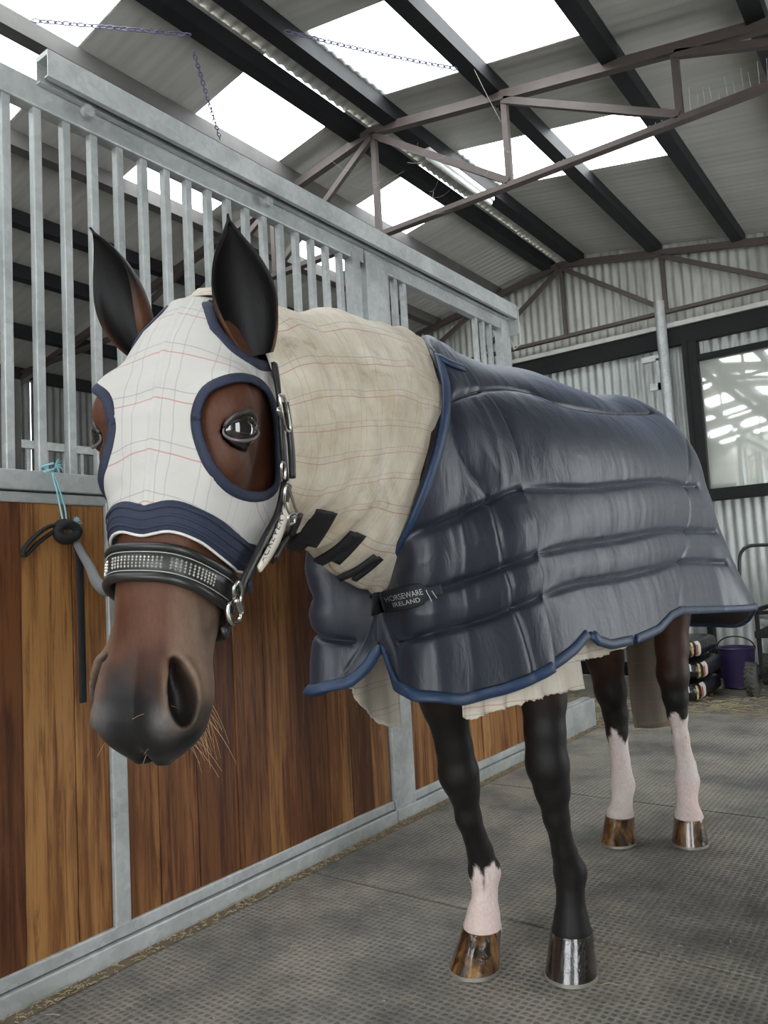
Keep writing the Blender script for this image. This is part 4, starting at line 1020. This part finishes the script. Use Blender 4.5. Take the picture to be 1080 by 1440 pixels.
# bindings: hem and neck edge
for mir in (0, 1):
    f_ = mirror if mir else (lambda x: x)
    hemline = RUGN[:, -1]; nh = NN[:, -1].copy(); P = f_(hemline-np.array([0, 0, .0])); Nn = nh*np.array([-1 if mir else 1, 1, 1])
    sl = np.r_[0:420:2, 419]
    m = MB(); strip(m, spline(P[sl], 260), np.stack([np.interp(np.linspace(0, 1, 260), np.linspace(0, 1, len(sl)), Nn[sl][:, k]) for k in range(3)], -1), .024, .006, -.001); rput(m.build('hem_binding', M['blue_trim'], rug, smooth=True))
    top = RUGN[:, 0]; kA = 0; kB = int(round(53/(NC-1)*419)); pts = top[kA:kB]; keep = np.linalg.norm(pts[:, :2]-np.array([HXC, YA]), axis=1) > .012; pts = pts[keep]; nn_ = NN[kA:kB, 0][keep]*np.array([-1 if mir else 1, 1, 1])
    Pp = spline(pts[::4], 90)
    for _ in range(10): Pp = Pp-grad(rug_sdf, Pp)*((rug_sdf(Pp)-.019)*.8)[:, None]
    for _ in range(6): Pp[1:-1] = .5*Pp[1:-1]+.25*(Pp[:-2]+Pp[2:])
    Nq = grad(rug_sdf, Pp); m = MB(); strip(m, f_(Pp), Nq*np.array([-1 if mir else 1, 1, 1]), .026, .006); rput(m.build('neck_binding', M['blue_trim'], rug, smooth=True))

M['seam'] = simple('dark_seam_thread', (.006,.007,.012), .6, 0, .2)
for k, s in enumerate(seam3[:4]):
    P, N_ = bvh_px(rug_bvh, [project(q)[:2] for q in s]); ok = np.r_[True, np.linalg.norm(np.diff(P, axis=0), axis=1) < .08]
    P = P[ok][:-5]; N_ = N_[ok][:-5]
    for mir in (0, 1):
        Q = mirror(P) if mir else P; m = MB(); m.tube(Q-N_*np.array([-1 if mir else 1, 1, 1])*.0005, .0016, 5); rput(m.build('seam', M['seam'], rug, smooth=True))
# ================================================================== COTTON SHEET BELOW THE RUG, TAIL BAG
sheet = thing('cotton_sheet', 'cream plaid cotton sheet hanging below the hem of the navy rug', 'horse sheet', None, (HXC, 2.2, .8))
SLOC = np.array([HXC, 2.2, .8])
def sput(o): o.location = tuple(-SLOC); return o
def colpt(c, zt, zb, n, inward=.022):
    i = int(np.clip(math.floor(c), 0, NC-2)); f = c-i; a = resample(cols[i], zb, n, zt)[0]; b = resample(cols[i+1], zb, n, zt)[0]; P = a*(1-f)+b*f
    x, y = P[:, 0]-HXC, np.where(P[:, 1] < YA, P[:, 1]-YA, np.where(P[:, 1] > YR, P[:, 1]-YR, 0)); L = np.sqrt(x*x+y*y)+1e-6
    P[:, 0] -= x/L*inward; P[:, 1] -= y/L*inward; return P
def hem_cloth(c0, c1, zfun, mir, name, jag=.004, n=70, m=26):
    V = []; cc = np.linspace(c0, c1, n)
    for k, c in enumerate(cc):
        zt = np.interp(c, np.arange(NC), hem_z)+.05; zb = zfun(c)+jag*vnoise(np.array([[c*3.1, 0, 0]]), 1, 61)[0]+jag*.5*vnoise(np.array([[c*11., 0, 0]]), 1, 62)[0]
        P = colpt(c, zt, min(zb, zt-.01), m); P[:, 0] += .006*math.sin(c*.9)*np.linspace(0, 1, m); V.append(P)
    V = np.array(V); V = mirror(V) if mir else V
    i = np.arange(n*m).reshape(n, m); q = np.stack([i[:-1, :-1], i[1:, :-1], i[1:, 1:], i[:-1, 1:]], -1).reshape(-1, 4)
    S = np.r_[0, np.cumsum(np.linalg.norm(np.diff(V[:, -1], axis=0), axis=1))]
    o = link(name, mesh_np(name, V.reshape(-1, 3), q, uv=np.stack([np.repeat(S, m), V[..., 2].ravel()], -1)), M['plaid_hem'], sheet); return solid(sput(o), .003)
f1, _ = bvh_px(rug_bvh0, [(655,1010),(664,1015),(700,1004),(745,990),(790,977),(832,969)]); f1c = [col_of(p) for p in f1]; f1z = f1[:, 2]
hem_cloth(f1c[0], f1c[-1], lambda c: np.interp(c, f1c, f1z), 0, 'hem_panel')
f2, _ = bvh_px(rug_bvh0, [(826,929),(850,926),(880,914),(905,904),(926,889)]); f2c = [col_of(p) for p in f2]; f2z = f2[:, 2]
hem_cloth(f2c[0]-1, f2c[-1], lambda c: np.interp(c, f2c, f2z), 0, 'hem_panel')
hem_cloth(22, 66, lambda c: np.interp(c, [22, 36, 50, 60, 66], [.775, .765, .73, .62, .60]), 1, 'hem_panel', .006)
hem_cloth(66, 130, lambda c: np.interp(c, [66, 90, 130], [.74, .77, .74]), 1, 'hem_panel')
hem_cloth(128, 162, lambda c: np.interp(c, [128, 150, 157, 162], [.80, .775, .66, .74]), 1, 'hem_panel', .008)
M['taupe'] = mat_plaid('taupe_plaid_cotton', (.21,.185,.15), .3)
tb = thing('tail_bag', 'plaid cotton tail bag hanging between the hind legs', 'tail bag', None, (-1.03, 3.12, .36))
V = []; n, mm = 30, 24
for k in range(n):
    f = k/(n-1); z = 1.02-(1.02-.355)*f; w_ = .088-.012*f; cx = -1.025+.0*f; cy = 3.07+.05*math.sin(f*1.5)
    for j in range(mm):
        a = 2*math.pi*j/mm; V.append((cx+w_*math.cos(a)+.004*math.sin(f*9+a), cy+.038*math.sin(a)*(1.1-.5*f)+.012*math.sin(3*a+f*3), z+.010*math.cos(a)*f))
i = np.arange(n*mm).reshape(n, mm); q = np.stack([i[:-1], np.roll(i[:-1], -1, 1), np.roll(i[1:], -1, 1), i[1:]], -1).reshape(-1, 4).tolist()+[i[-1].tolist()]
uv = np.stack([np.tile(np.arange(mm)/mm*.5, n), np.repeat(np.linspace(0, .6, n), mm)], -1)
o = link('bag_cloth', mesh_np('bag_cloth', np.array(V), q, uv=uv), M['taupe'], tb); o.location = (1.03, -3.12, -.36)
m = MB(); m.tube([(-1.025+.09*math.cos(a), 3.08+.04*math.sin(a), 1.0) for a in np.linspace(0, 2*math.pi, 25)], .006, 6, False); o = m.build('top_band', M['navy_trim'], tb, smooth=True); o.location = (1.03, -3.12, -.36)
# ================================================================== RUG DETAILS
def surf_strip(bvh, px, w, th, lift, mat, name, parent, put_, n=24, smooth=6, flat=0.):
    P, N = bvh_px(bvh, spline(px, n))
    for _ in range(smooth): P[1:-1] = .5*P[1:-1]+.25*(P[:-2]+P[2:])
    N = np.array([nrm(N[max(0, i-5):i+6].mean(0)) for i in range(len(N))]); N = np.array([nrm(q*(1-flat)+nrm(N.mean(0))*flat) for q in N]); m = MB(); strip(m, P, N, w, th, lift); o = m.build(name, mat, parent, smooth=True); return put_(o)
def text_on(body, font_h, quad_px, bvh, lift, mat, name, parent, put_, tracking=1.):
    """lay lettering over a quad given by its four pixel corners (bl, br, tr, tl) on a surface"""
    cu = bpy.data.curves.new(name, 'FONT'); cu.body = body; cu.size = 1; cu.space_character = tracking; ob = bpy.data.objects.new(name, cu); COL.objects.link(ob)
    bpy.context.view_layer.update(); me = bpy.data.meshes.new_from_object(ob.evaluated_get(bpy.context.evaluated_depsgraph_get())); bpy.data.objects.remove(ob)
    co = np.array([v.co[:] for v in me.vertices]); lo, hi = co.min(0), co.max(0); t = (co-lo)/np.maximum(hi-lo, 1e-6)
    Q = np.array(quad_px, float); s, r = t[:, :1], t[:, 1:2]; P2 = Q[0]*(1-s)*(1-r)+Q[1]*s*(1-r)+Q[2]*s*r+Q[3]*(1-s)*r
    c3, n3 = bvh_px(bvh, P2); P3 = c3+nrm(n3.mean(0))*lift
    for v, p in zip(me.vertices, P3): v.co = p
    o = link(name, me, mat, parent); return put_(o)
M['label_cloth'] = simple('black_label_cloth', (.006,.008,.013), .7, 0, .2, 60); M['thread'] = simple('silver_thread', (.36,.36,.35), .6, 0, .1)
lb = surf_strip(rug_bvh, [(527,850),(545,846),(565,842),(590,836),(618,829)], .046, .004, .004, M['label_cloth'], 'chest_label', rug, rput)
lbv = BVHTree.FromPolygons([v.co[:] for v in lb.data.vertices], [p.vertices[:] for p in lb.data.polygons])
def sub_put(o): return o
for body, q in (('HORSEWARE', [(544,847),(596,836),(593,828),(540,840)]), ('IRELAND', [(554,854),(592,846),(590,840),(552,848)])):
    text_on(body, 1, q, lbv, .0012, M['thread'], 'lettering', lb, sub_put)
for q in ([(598,830),(607,848)], [(606,831),(613,841)]):
    P, N = bvh_px(lbv, spline(q, 5)); m = MB(); strip(m, P, N, .0016, .001, .003); m.build('stitch_line', M['thread'], lb)
surf_strip(rug_bvh, [(613,503),(628,512),(641,517),(650,520)], .022, .006, .003, M['blue_trim'], 'strap_loop', rug, rput, 10)
# ================================================================== HOOD DETAILS: hook-and-loop tabs
for k, (path, w) in enumerate([([(414,764),(428,757),(442,738),(456,710)], .033), ([(448,783),(464,781),(482,765),(500,742)], .026), ([(473,806),(488,806),(504,795),(526,775)], .021)]):
    surf_strip(neck_bvh, path, w, .004, .012, M['velcro'], 'closure_tab', hood, oput, 14, 60, .8)
    surf_strip(neck_bvh, [tuple(np.array(p)+np.array([7, 5])) for p in path[1:]], w*.9, .003, .008, M['velcro'], 'closure_tab', hood, oput, 14, 60, .8)
# ================================================================== HALTER
halter = thing('leather_halter', 'black leather halter with a crystal noseband and name patch on the horse\'s head', 'halter', None, tuple(HW((.40, 0, 0))))
HLOC = HW((.40, 0, 0))
def lput(o): o.location = tuple(-HLOC); return o
def mat_leather():
    T = NT('black_leather'); v = T.coords(); n = T.noise(v, 60, 4); c = T.mix(n, (.010,.010,.010), (.022,.021,.020)); return T.pbr(c, .38, 0, T.bump(n, .25, .002))
M['leather'] = mat_leather(); M['chrome'] = simple('nickel_fitting', (.62,.60,.56), .22, 1., .1); M['cream_plate'] = simple('cream_fleece_plate', (.60,.54,.45), .6, 0, .1, 30)
M['crystal'] = simple('clear_crystal', (.72,.70,.62), .12, .55, .25, 200)
nb_l = to_uphi(cam_hit(head_w, spline([(226,791),(250,795),(280,807),(305,821),(326,838)], 12), .008)); ph_ = nb_l[:, 1]; o_ = np.argsort(ph_)
nb_phi = np.r_[0, ph_[o_][ph_[o_] > .05], 2.2, 2.9]; nb_u = np.r_[np.interp(0.05, ph_[o_], nb_l[o_, 0]), nb_l[o_, 0][ph_[o_] > .05], nb_l[o_[-1], 0]+.03, nb_l[o_[-1], 0]+.04]
phs = np.linspace(-2.9, 2.9, 150); us = np.interp(np.abs(phs), nb_phi, nb_u); ker = np.ones(9)/9; us = np.r_[us[:4], np.convolve(us, ker, 'valid'), us[-4:]]
def band(du, off):
    P, N = face_path(np.stack([us+du, phs], -1), off); return P, N
P, N = band(0, .006); m = MB(); strip(m, P, N, .042, .005); lput(m.build('noseband', M['leather'], halter, smooth=True))
for du in (-.020, .019):
    P, N = band(du, .010); m = MB(); m.tube(P, .0055 if du < 0 else .0062, 8); lput(m.build('rolled_edge', M['leather'], halter, smooth=True))
for du in (-.0125, .0115):
    P, N = band(du, .0125); m = MB(); m.tube(P, .0008, 5); lput(m.build('stitching', M['thread'], halter, smooth=True))
for a, b in ((-1.35, -.55), (-.40, .28), (.40, 1.02)):
    m = MB(); nn = int((b-a)*.075/.0036); pp = np.linspace(a, b, nn)
    for r_ in range(4):
        uu = np.interp(pp, phs, us)-.0063+r_*.0040; Pc, Nc = face_path(np.stack([uu, pp], -1), .0118)
        for c, n_ in zip(Pc, Nc):
            t1 = nrm(np.cross(n_, HEAD_R[:, 0])); t2 = np.cross(n_, t1); r0 = .0021
            m.add([c+t1*r0, c+t2*r0, c-t1*r0, c-t2*r0, c+n_*.0024], [(0,1,4),(1,2,4),(2,3,4),(3,0,4)])
    o = lput(m.build('crystal_inlay', M['crystal'], halter)); o['kind'] = 'stuff'
def halter_sdf(P): return smin(cloth_neck(P), head_w(P)-.004, .01)
def on_cloth(px, off, n=20):
    P = cam_hit(halter_sdf, spline(px, n), off); return P, grad(halter_sdf, P)
def hstrip(px, w, th, off, mat, name, n=22):
    P, N = on_cloth(px, off, n); m = MB(); strip(m, P, N, w, th); o = m.build(name, mat, halter, smooth=True); return lput(o), P, N
wv = .028+.0025*np.sin(np.linspace(0, 16, 30))
hstrip([(336,832),(350,800),(366,770),(383,740),(395,708),(401,680)], wv, .006, .019, M['leather'], 'cheek_strap', 30)
pl_o, pP, pN = hstrip([(362,800),(378,775),(391,748),(399,722),(401,706)], np.array([.012,.02,.024,.025,.024,.02,.012]).repeat(1), .005, .027, M['cream_plate'], 'name_plate', 7)
pbv = BVHTree.FromPolygons([v.co[:] for v in pl_o.data.vertices], [p.vertices[:] for p in pl_o.data.polygons])
M['print'] = simple('dark_print', (.03,.035,.06), .6, 0, .1)
text_on('ACREVERY', 1, [(371,793),(403,722),(396,716),(363,789)], pbv, .0012, M['print'], 'lettering', pl_o, lambda o: o, 1.1)
hstrip([(419,722),(411,744),(398,768),(383,786)], .020, .006, .016, M['leather'], 'throat_strap')
hstrip([(384,512),(388,540),(391,570),(394,610),(397,645),(400,676)], .013, .005, .024, M['leather'], 'crown_strap')
hstrip([(399,566),(404,600),(408,640),(409,672)], .012, .006, .030, M['leather'], 'crown_strap')
def loop(px, r, off, name='buckle', n=40):
    P = cam_hit(halter_sdf, spline(px, n, True)[:-1], off); P = np.r_[P, P[:2]]; m = MB(); m.tube(P, r, 8, False); return lput(m.build(name, M['chrome'], halter, smooth=True))
loop([(393,556),(399,557),(408,600),(407,607),(402,604)], .0022, .036); loop([(391,576),(396,575),(398,581),(394,584)], .003, .030, 'ring')
loop([(396,650),(400,652),(400,672),(396,670)], .0022, .032); loop([(402,682),(408,692),(414,712),(417,722),(409,727),(400,705)], .0024, .032, 'ring')
loop([(405,726),(414,722),(413,734),(406,738)], .0028, .032)
loop([(329,826),(335,818),(340,832),(336,846),(330,842)], .0028, .024, 'ring'); loop([(321,852),(327,846),(338,846),(340,860),(330,877),(322,872)], .0032, .020); 
hstrip([(330,842),(336,862),(334,872)], .007, .004, .026, M['chrome'], 'clasp', 8)
hstrip([(322,862),(318,880),(312,892)], .018, .005, .010, M['leather'], 'chin_strap', 8)
tg, _, _ = hstrip([(350,818),(352,832)], .010, .002, .026, M['navy_trim'], 'fabric_tag', 5)
# ================================================================== WHISKERS
M['whisker'] = simple('pale_whisker', (.42,.28,.16), .5, 0, .2); m = MB()
for k in range(34):
    u0, w0 = random.uniform(.55, .615), random.uniform(-.02, .045); v0 = -.115; p = np.array([u0, v0, w0])
    for _ in range(20):
        g = np.array([(head_sdf(p+np.eye(3)[j]*.002)-head_sdf(p-np.eye(3)[j]*.002))/.004 for j in range(3)]); p = p-g*head_sdf(p)*.8
    d = nrm(np.array([random.uniform(.3, .9), -1, random.uniform(-.2, .7)])); L = random.uniform(.02, .075)
    q = [p+d*L*t+np.array([.35*L*t*t, 0, 0]) for t in np.linspace(0, 1, 5)]; m.tube(HW(q), np.linspace(.0005, .0002, 5), 4, False)
for k in range(9):
    p = np.array([random.uniform(.56, .62), random.uniform(-.03, .0), random.uniform(-.055, .02)])
    for _ in range(20):
        g = np.array([(head_sdf(p+np.eye(3)[j]*.002)-head_sdf(p-np.eye(3)[j]*.002))/.004 for j in range(3)]); p = p-g*head_sdf(p)*.8
    d = nrm(g+np.array([random.uniform(0, .8), 0, random.uniform(-.3, .3)])); L = random.uniform(.008, .022); m.tube(HW([p, p+d*L*.5, p+d*L+np.array([.1*L, 0, 0])]), .00025, 4, False)
o = hput(m.build('whiskers', M['whisker'], horse)); o['kind'] = 'stuff'
# ================================================================== LEAD ROPE AND TWINE
M['rope'] = (lambda: (lambda T: T.pbr(T.mix(T.n('TexWave', i_Scale=60., bands_direction='DIAGONAL').outputs['Fac'], (.07,.075,.08), (.16,.165,.17)), .8))(NT('grey_braided_rope')))()
M['twine'] = simple('pale_blue_twine', (.25,.52,.60), .7, 0, .15, 90)
M['rope_black'] = simple('black_webbing', (.006,.006,.007), .8, 0, .3, 60)
kn = on_plane(92, 742, 0, -1.905); rl = thing('lead_rope', 'grey braided lead rope knotted with a black tail, hanging on the stall door', 'lead rope', None, tuple(kn))
def kput(o): o.location = tuple(-kn); return o
end = HW(face_point(np.array([.41]), np.array([-1.75]), .014))[0]
def P0(px, py, x=-1.905): return on_plane(px, py, 0, x)
m = MB(); m.tube(spline([P0(97,740), P0(108,765), (lambda a: a)(np.array(P0(125, 795, -1.6))), np.array(on_plane(146, 828, 0, -1.15)), end], 40), .0105, 10); kput(m.build('rope', M['rope'], rl, smooth=True))
m = MB(); th_ = np.linspace(0, 4*math.pi, 50); m.tube([kn+np.array([.012*math.cos(t*.5)+.006, .026*math.cos(t), .022*math.sin(t)+.004*t/6-.015]) for t in th_], .0125, 8); kput(m.build('knot', M['rope_black'], rl, smooth=True))
m = MB(); m.tube(spline([P0(92,742), P0(75,748), P0(52,765), P0(34,782), P0(31,777), P0(46,757), P0(70,740), P0(90,738)], 40), .010, 8, True, .55); kput(m.build('loop', M['rope_black'], rl, smooth=True))
m = MB(); m.tube(spline([P0(100,750), P0(110,775), P0(113,820), P0(115,900), P0(117,988)], 30), .011, 8, True, .4); kput(m.build('tail', M['rope_black'], rl, smooth=True))
tw = thing('baler_twine', 'pale blue twine loop tied to the door rail above the rope knot', 'twine', None, tuple(P0(74, 660)))
tl = P0(74, 660)
def tput(o): o.location = tuple(-tl); return o
for dx in (0, 4):
    m = MB(); m.tube(spline([P0(73+dx*.3,664), P0(80+dx,690), P0(85+dx*1.6,715), P0(90+dx,740)], 16), .0028, 6); tput(m.build('strand', M['twine'], tw, smooth=True))
m = MB(); m.tube([P0(73,662)+np.array([.02*math.cos(t)-.02, .012*math.sin(t), .003*t]) for t in np.linspace(0, 8, 24)], .003, 6)
m.tube([P0(62,664), P0(72,661), P0(80,657)], .003, 6); tput(m.build('knot', M['twine'], tw, smooth=True))
for cx, cy in ((81, 656), (108, 738)):
    m = MB()
    for k in range(16):
        a = random.uniform(-1.2, 1.6); p = P0(cx-4, cy); q = p+np.array([random.uniform(0, .012), .022*math.cos(a)*random.uniform(.5, 1.), .022*math.sin(a)]); m.tube([p, (p+q)/2+np.array([0, 0, .003]), q], .0009, 4, False)
    tput(m.build('frayed_end', M['twine'], tw))
# ================================================================== THINGS BY THE FAR WALL
M['bag_film'] = (lambda T: T.pbr(T.mix(T.noise(T.coords(), 6), (.010,.010,.011), (.022,.022,.024)), .22, 0, T.bump(T.noise(T.coords(), 14, 4, .6, .8), .4, .02)))(NT('black_bag_film'))
M['bag_white'] = simple('white_print', (.62,.60,.57), .35, 0, .05); M['bag_red'] = simple('red_print', (.38,.06,.03), .35, 0, .2); M['bag_green'] = simple('green_print', (.14,.22,.05), .4, 0, .4, 20)
M['grain'] = (lambda T: T.pbr(T.ramp(T.noise(T.coords(), 55, 3), [(.35, (.10,.05,.015)), (.5, (.42,.27,.08)), (.7, (.66,.50,.22))]), .5))(NT('grain_print'))
def sq(c, p): return math.copysign(abs(c)**p, c)
def pillow(cx, cy, cz, lx, ly, lz, e1=.55, e2=.28, k=1., a0=(-math.pi/2, math.pi/2), b0=(-math.pi, math.pi), n=18, m=40):
    V = []; seam = lambda b: 1
    for i in range(n+1):
        a = a0[0]+(a0[1]-a0[0])*i/n
        for j in range(m+1):
            b = b0[0]+(b0[1]-b0[0])*j/m
            V.append((cx+lx/2*k*sq(math.cos(a), e1)*sq(math.cos(b), e2), cy+ly/2*k*sq(math.cos(a), e1)*sq(math.sin(b), e2), cz+lz/2*k*sq(math.sin(a), e1)+.003*math.sin(b*5+cz*30)*math.cos(a)))
    Fc = [(i*(m+1)+j, i*(m+1)+j+1, (i+1)*(m+1)+j+1, (i+1)*(m+1)+j) for i in range(n) for j in range(m)]
    q = MB(); q.add(V, Fc); return q
names = ['top', 'middle', 'bottom']
for k, (cz, dx, dy) in enumerate([(.369, -.03, .0), (.221, .0, .02), (.073, -.02, .0)]):
    c = (-1.76+dx, 6.05+dy, cz); t = thing('feed_bag', 'black feed bag with red and white label, %s of the stack by the far wall' % names[k], 'feed bag', 'stacked feed bags', (c[0], c[1], cz-.075))
    lc = np.array([c[0], c[1], cz-.075])
    def bput(o): o.location = tuple(-lc); return o
    A = (c[0], c[1], c[2], .50, .72, .146)
    bput(pillow(*A).build('sack', M['bag_film'], t, smooth=True))
    bput(pillow(*A, k=1.006, a0=(-.5, .6), b0=(-.42, -.10), n=8, m=8).build('white_label', M['bag_white'], t, smooth=True))
    bput(pillow(*A, k=1.010, a0=(-.4, .25), b0=(-.40, -.28), n=8, m=8).build('red_label', M['bag_red'], t, smooth=True))
    bput(pillow(*A, k=1.008, a0=(-.7, .5), b0=(-.85, -.68), n=8, m=8).build('grain_picture', M['grain'], t, smooth=True))
    bput(pillow(*A, k=1.006, a0=(.0, .5), b0=(-1.55, -1.25), n=6, m=6).build('logo', M['bag_white'], t, smooth=True))
    if k == 0:
        bput(pillow(*A, k=1.004, a0=(1.02, 1.48), b0=(-2.4, -.7), n=8, m=14).build('picture_panel', M['bag_green'], t, smooth=True))
        bput(pillow(*A, k=1.006, a0=(.92, 1.05), b0=(-2.4, -.7), n=6, m=14).build('title_strip', M['bag_white'], t, smooth=True))
        bput(pillow(*A, k=1.009, a0=(1.10, 1.22), b0=(-2.2, -1.3), n=6, m=14).build('title_strip', M['bag_red'], t, smooth=True))
M['purple'] = simple('purple_plastic', (.045,.03,.095), .4, 0, .1)
pt = thing('feed_tub', 'purple plastic feed tub between the feed bags and the trolley', 'tub', None, (-1.46, 6.56, 0))
o = MB().lathe([(.0, 0), (.11, 0), (.135, .28), (.145, .30), (.14, .31), (.125, .30), (.10, .05), (0, .045)], 28, (0, 0, .0)).build('bucket', M['purple'], pt, smooth=True, angle=40)
m = MB(); m.tube([(0.14*math.cos(a), .0, .30+.09*math.sin(a)) for a in np.linspace(0, math.pi, 18)], .006, 6); m.build('handle', M['black_plastic'], pt, smooth=True)
wt = thing('white_drum', 'white plastic drum standing behind the feed bags', 'drum', None, (-1.98, 6.62, 0))
MB().lathe([(0, 0), (.15, 0), (.16, .02), (.16, .52), (.15, .56), (0, .56)], 26).build('barrel', M['white_plastic'], wt, smooth=True, angle=40)
MB().lathe([(0, .56), (.165, .56), (.165, .60), (.15, .61), (0, .61)], 26).build('lid', M['white_plastic'], wt, smooth=True, angle=40)
# trolley
tr = thing('trolley', 'black steel yard trolley with knobbly tyre and timber back by the window wall', 'trolley', None, (-.9, 6.3, 0))
def trp(o): o.location = (.9, -6.3, 0); return o
M['tyre'] = simple('grey_tyre_rubber', (.06,.058,.05), .8, 0, .3, 40, .4)
for xx, yy in ((-1.27, 6.12), (-1.27, 6.70), (-.45, 6.12), (-.45, 6.70)):
    w_ = MB(); prof = [(.05, -.035), (.095, -.04), (.115, -.028), (.122, 0), (.115, .028), (.095, .04), (.05, .035)]; w_.lathe(prof, 28, (xx, yy, .122), 'x'); wo = trp(w_.build('wheel', M['tyre'], tr, smooth=True, angle=50))
    m = MB()
    for k in range(22):
        a = 2*math.pi*k/22
        for sx in (-.02, .02): m.beam((xx+sx-.012, yy+.119*math.cos(a), .122+.119*math.sin(a)), (xx+sx+.012, yy+.119*math.cos(a+.1*np.sign(sx)), .122+.119*math.sin(a+.1*np.sign(sx))), .014, .010)
    o = m.build('tread', M['tyre'], wo); o = MB().lathe([(0, -.03), (.045, -.03), (.045, .03), (0, .03)], 14, (xx, yy, .122), 'x').build('hub', M['black_plastic'], wo, smooth=True, angle=40)
bs = M['black_paint']
for a, b in [((-1.20, 6.12, .122), (-.5, 6.12, .122)), ((-1.20, 6.70, .122), (-.5, 6.70, .122)), ((-1.20, 6.12, .16), (-1.20, 6.12, .62)), ((-.5, 6.12, .16), (-.5, 6.12, .62)), ((-1.20, 6.70, .16), (-1.20, 6.70, .62)), ((-1.20, 6.12, .60), (-.5, 6.12, .60)),
             ((-1.20, 6.12, .62), (-1.20, 6.70, .62)), ((-1.16, 6.12, .17), (-.55, 6.14, .42)), ((-1.20, 6.12, .14), (-1.20, 6.70, .14))]:
    trp(MB().beam(a, b, .028, .028, (0, 0, 1) if abs(a[2]-b[2]) < .3 else (0, 1, 0)).build('frame_bar', bs, tr, bevel=.003))
trp(MB().box((-1.22, 6.08, .42), (-.4, 6.74, .47)).build('deck', bs, tr, bevel=.006))
for k in range(4): trp(MB().box((-1.18, 6.72, .56+k*.085), (-.42, 6.75, .56+k*.085+.075)).build('back_board', M['purlin_grey'], tr, bevel=.003))
hd = [on_plane(1040, 880, 1, 6.74), on_plane(1040, 800, 1, 6.74), on_plane(1041, 780, 1, 6.74), on_plane(1050, 769, 1, 6.74), on_plane(1080, 766, 1, 6.74), on_plane(1120, 763, 1, 6.74)]
m = MB(); m.tube(spline(hd, 30), .014, 8); trp(m.build('push_handle', M['black_plastic'], tr, smooth=True))
M['hose'] = simple('pale_hose', (.50,.50,.46), .5, 0, .1); M['hose_pink'] = simple('pink_hose', (.48,.26,.25), .5, 0, .1)
for k, (mt, lab) in enumerate([('hose', 'pale hose coiled on the trolley deck'), ('hose_pink', 'faded pink hose heaped on the trolley deck')]):
    m = MB(); t = np.linspace(0, 10, 90)
    m.tube([(-1.08+.10*k+(.12-.03*k)*math.cos(a*1.1+k), 6.25+(.10)*math.sin(a*1.1+k)+.02*math.sin(a*2.3), .495+.13*k+.008*a+.010*math.sin(a*3+k)) for a in t], .017, 8)
    tag(m.build('coiled_hose', M[mt], None, smooth=True), lab, 'hose')
# ================================================================== STRAW AND CHAFF
M['straw'] = (lambda T: T.pbr(T.ramp(rand(T), [(0, (.45,.36,.16)), (1, (.62,.52,.28))]), .7))(NT('straw'))
M['straw2'] = simple('straw_litter', (.36,.30,.18), .75, 0, .4, 3)
def litter(n, box, L, r, name, label, cond=None):
    m = MB(); k = 0
    while k < n:
        x, y = random.uniform(box[0], box[1]), random.uniform(box[2], box[3])
        if cond and not cond(x, y): continue
        a = random.uniform(0, math.pi); l = random.uniform(*L); d = np.array([math.cos(a), math.sin(a), 0]); p = np.array([x, y, .003])
        bend = random.uniform(-.3, .3)*l; q = p+d*l*.5+np.array([-d[1], d[0], 0])*bend+np.array([0, 0, random.uniform(0, .004)]); m.tube([p, q, p+d*l], r*random.uniform(.5, 1.3), 4, False); k += 1
    return tag(m.build(name, M['straw2'], None), label, 'straw', kind='stuff')
litter(150, (-1.86, .9, .9, 5.3), (.008, .05), .0011, 'loose_straw', 'stray straw stalks lying on the rubber mats')
litter(1900, (-2.6, 1.2, 5.30, 6.75), (.02, .10), .0018, 'straw_bed', 'thick scatter of straw beyond the end of the mats', lambda x, y: random.random() < math.exp(-((y-5.55)/.28)**2)+.12)
litter(1100, (-1.935, -1.885, .9, 5.3), (.004, .02), .0013, 'chaff_line', 'line of chaff along the foot of the stall fronts')
litter(900, (-2.6, -1.5, 4.0, 5.5), (.02, .08), .0017, 'straw_heap', 'loose straw piled behind the galvanised kerb', lambda x, y: x < -1.98 or random.random() < .12)
litter(260, (-1.8, 1., .9, 5.2), (.003, .008), .0014, 'chaff_specks', 'pale chaff specks sprinkled over the rubber mats')
# cobwebs on the roof steel
M['web'] = simple('dusty_cobweb', (.30,.28,.24), .9, 0, .2); m = MB()
def sagline(a, b, sag, n=9): 
    a = np.array(a); b = np.array(b); return [a+(b-a)*t-np.array([0, 0, sag*4*t*(1-t)]) for t in np.linspace(0, 1, n)]
for k in range(26):
    a = np.array([random.uniform(-2.9, -1.7), 3.9+random.uniform(-.05, .05), random.uniform(3.2, 3.85)]); m.tube(sagline(a, a+np.array([random.uniform(-.25, .25), random.uniform(-.15, .15), random.uniform(-.1, .1)]), random.uniform(.0, .05)), .0009, 4, False)
m.tube(sagline((-1.88, 3.6, 3.79), (-1.86, 3.92, 3.55), .01), .0022, 4, False)
o = m.build('cobwebs', M['web'], ce); o['kind'] = 'stuff'
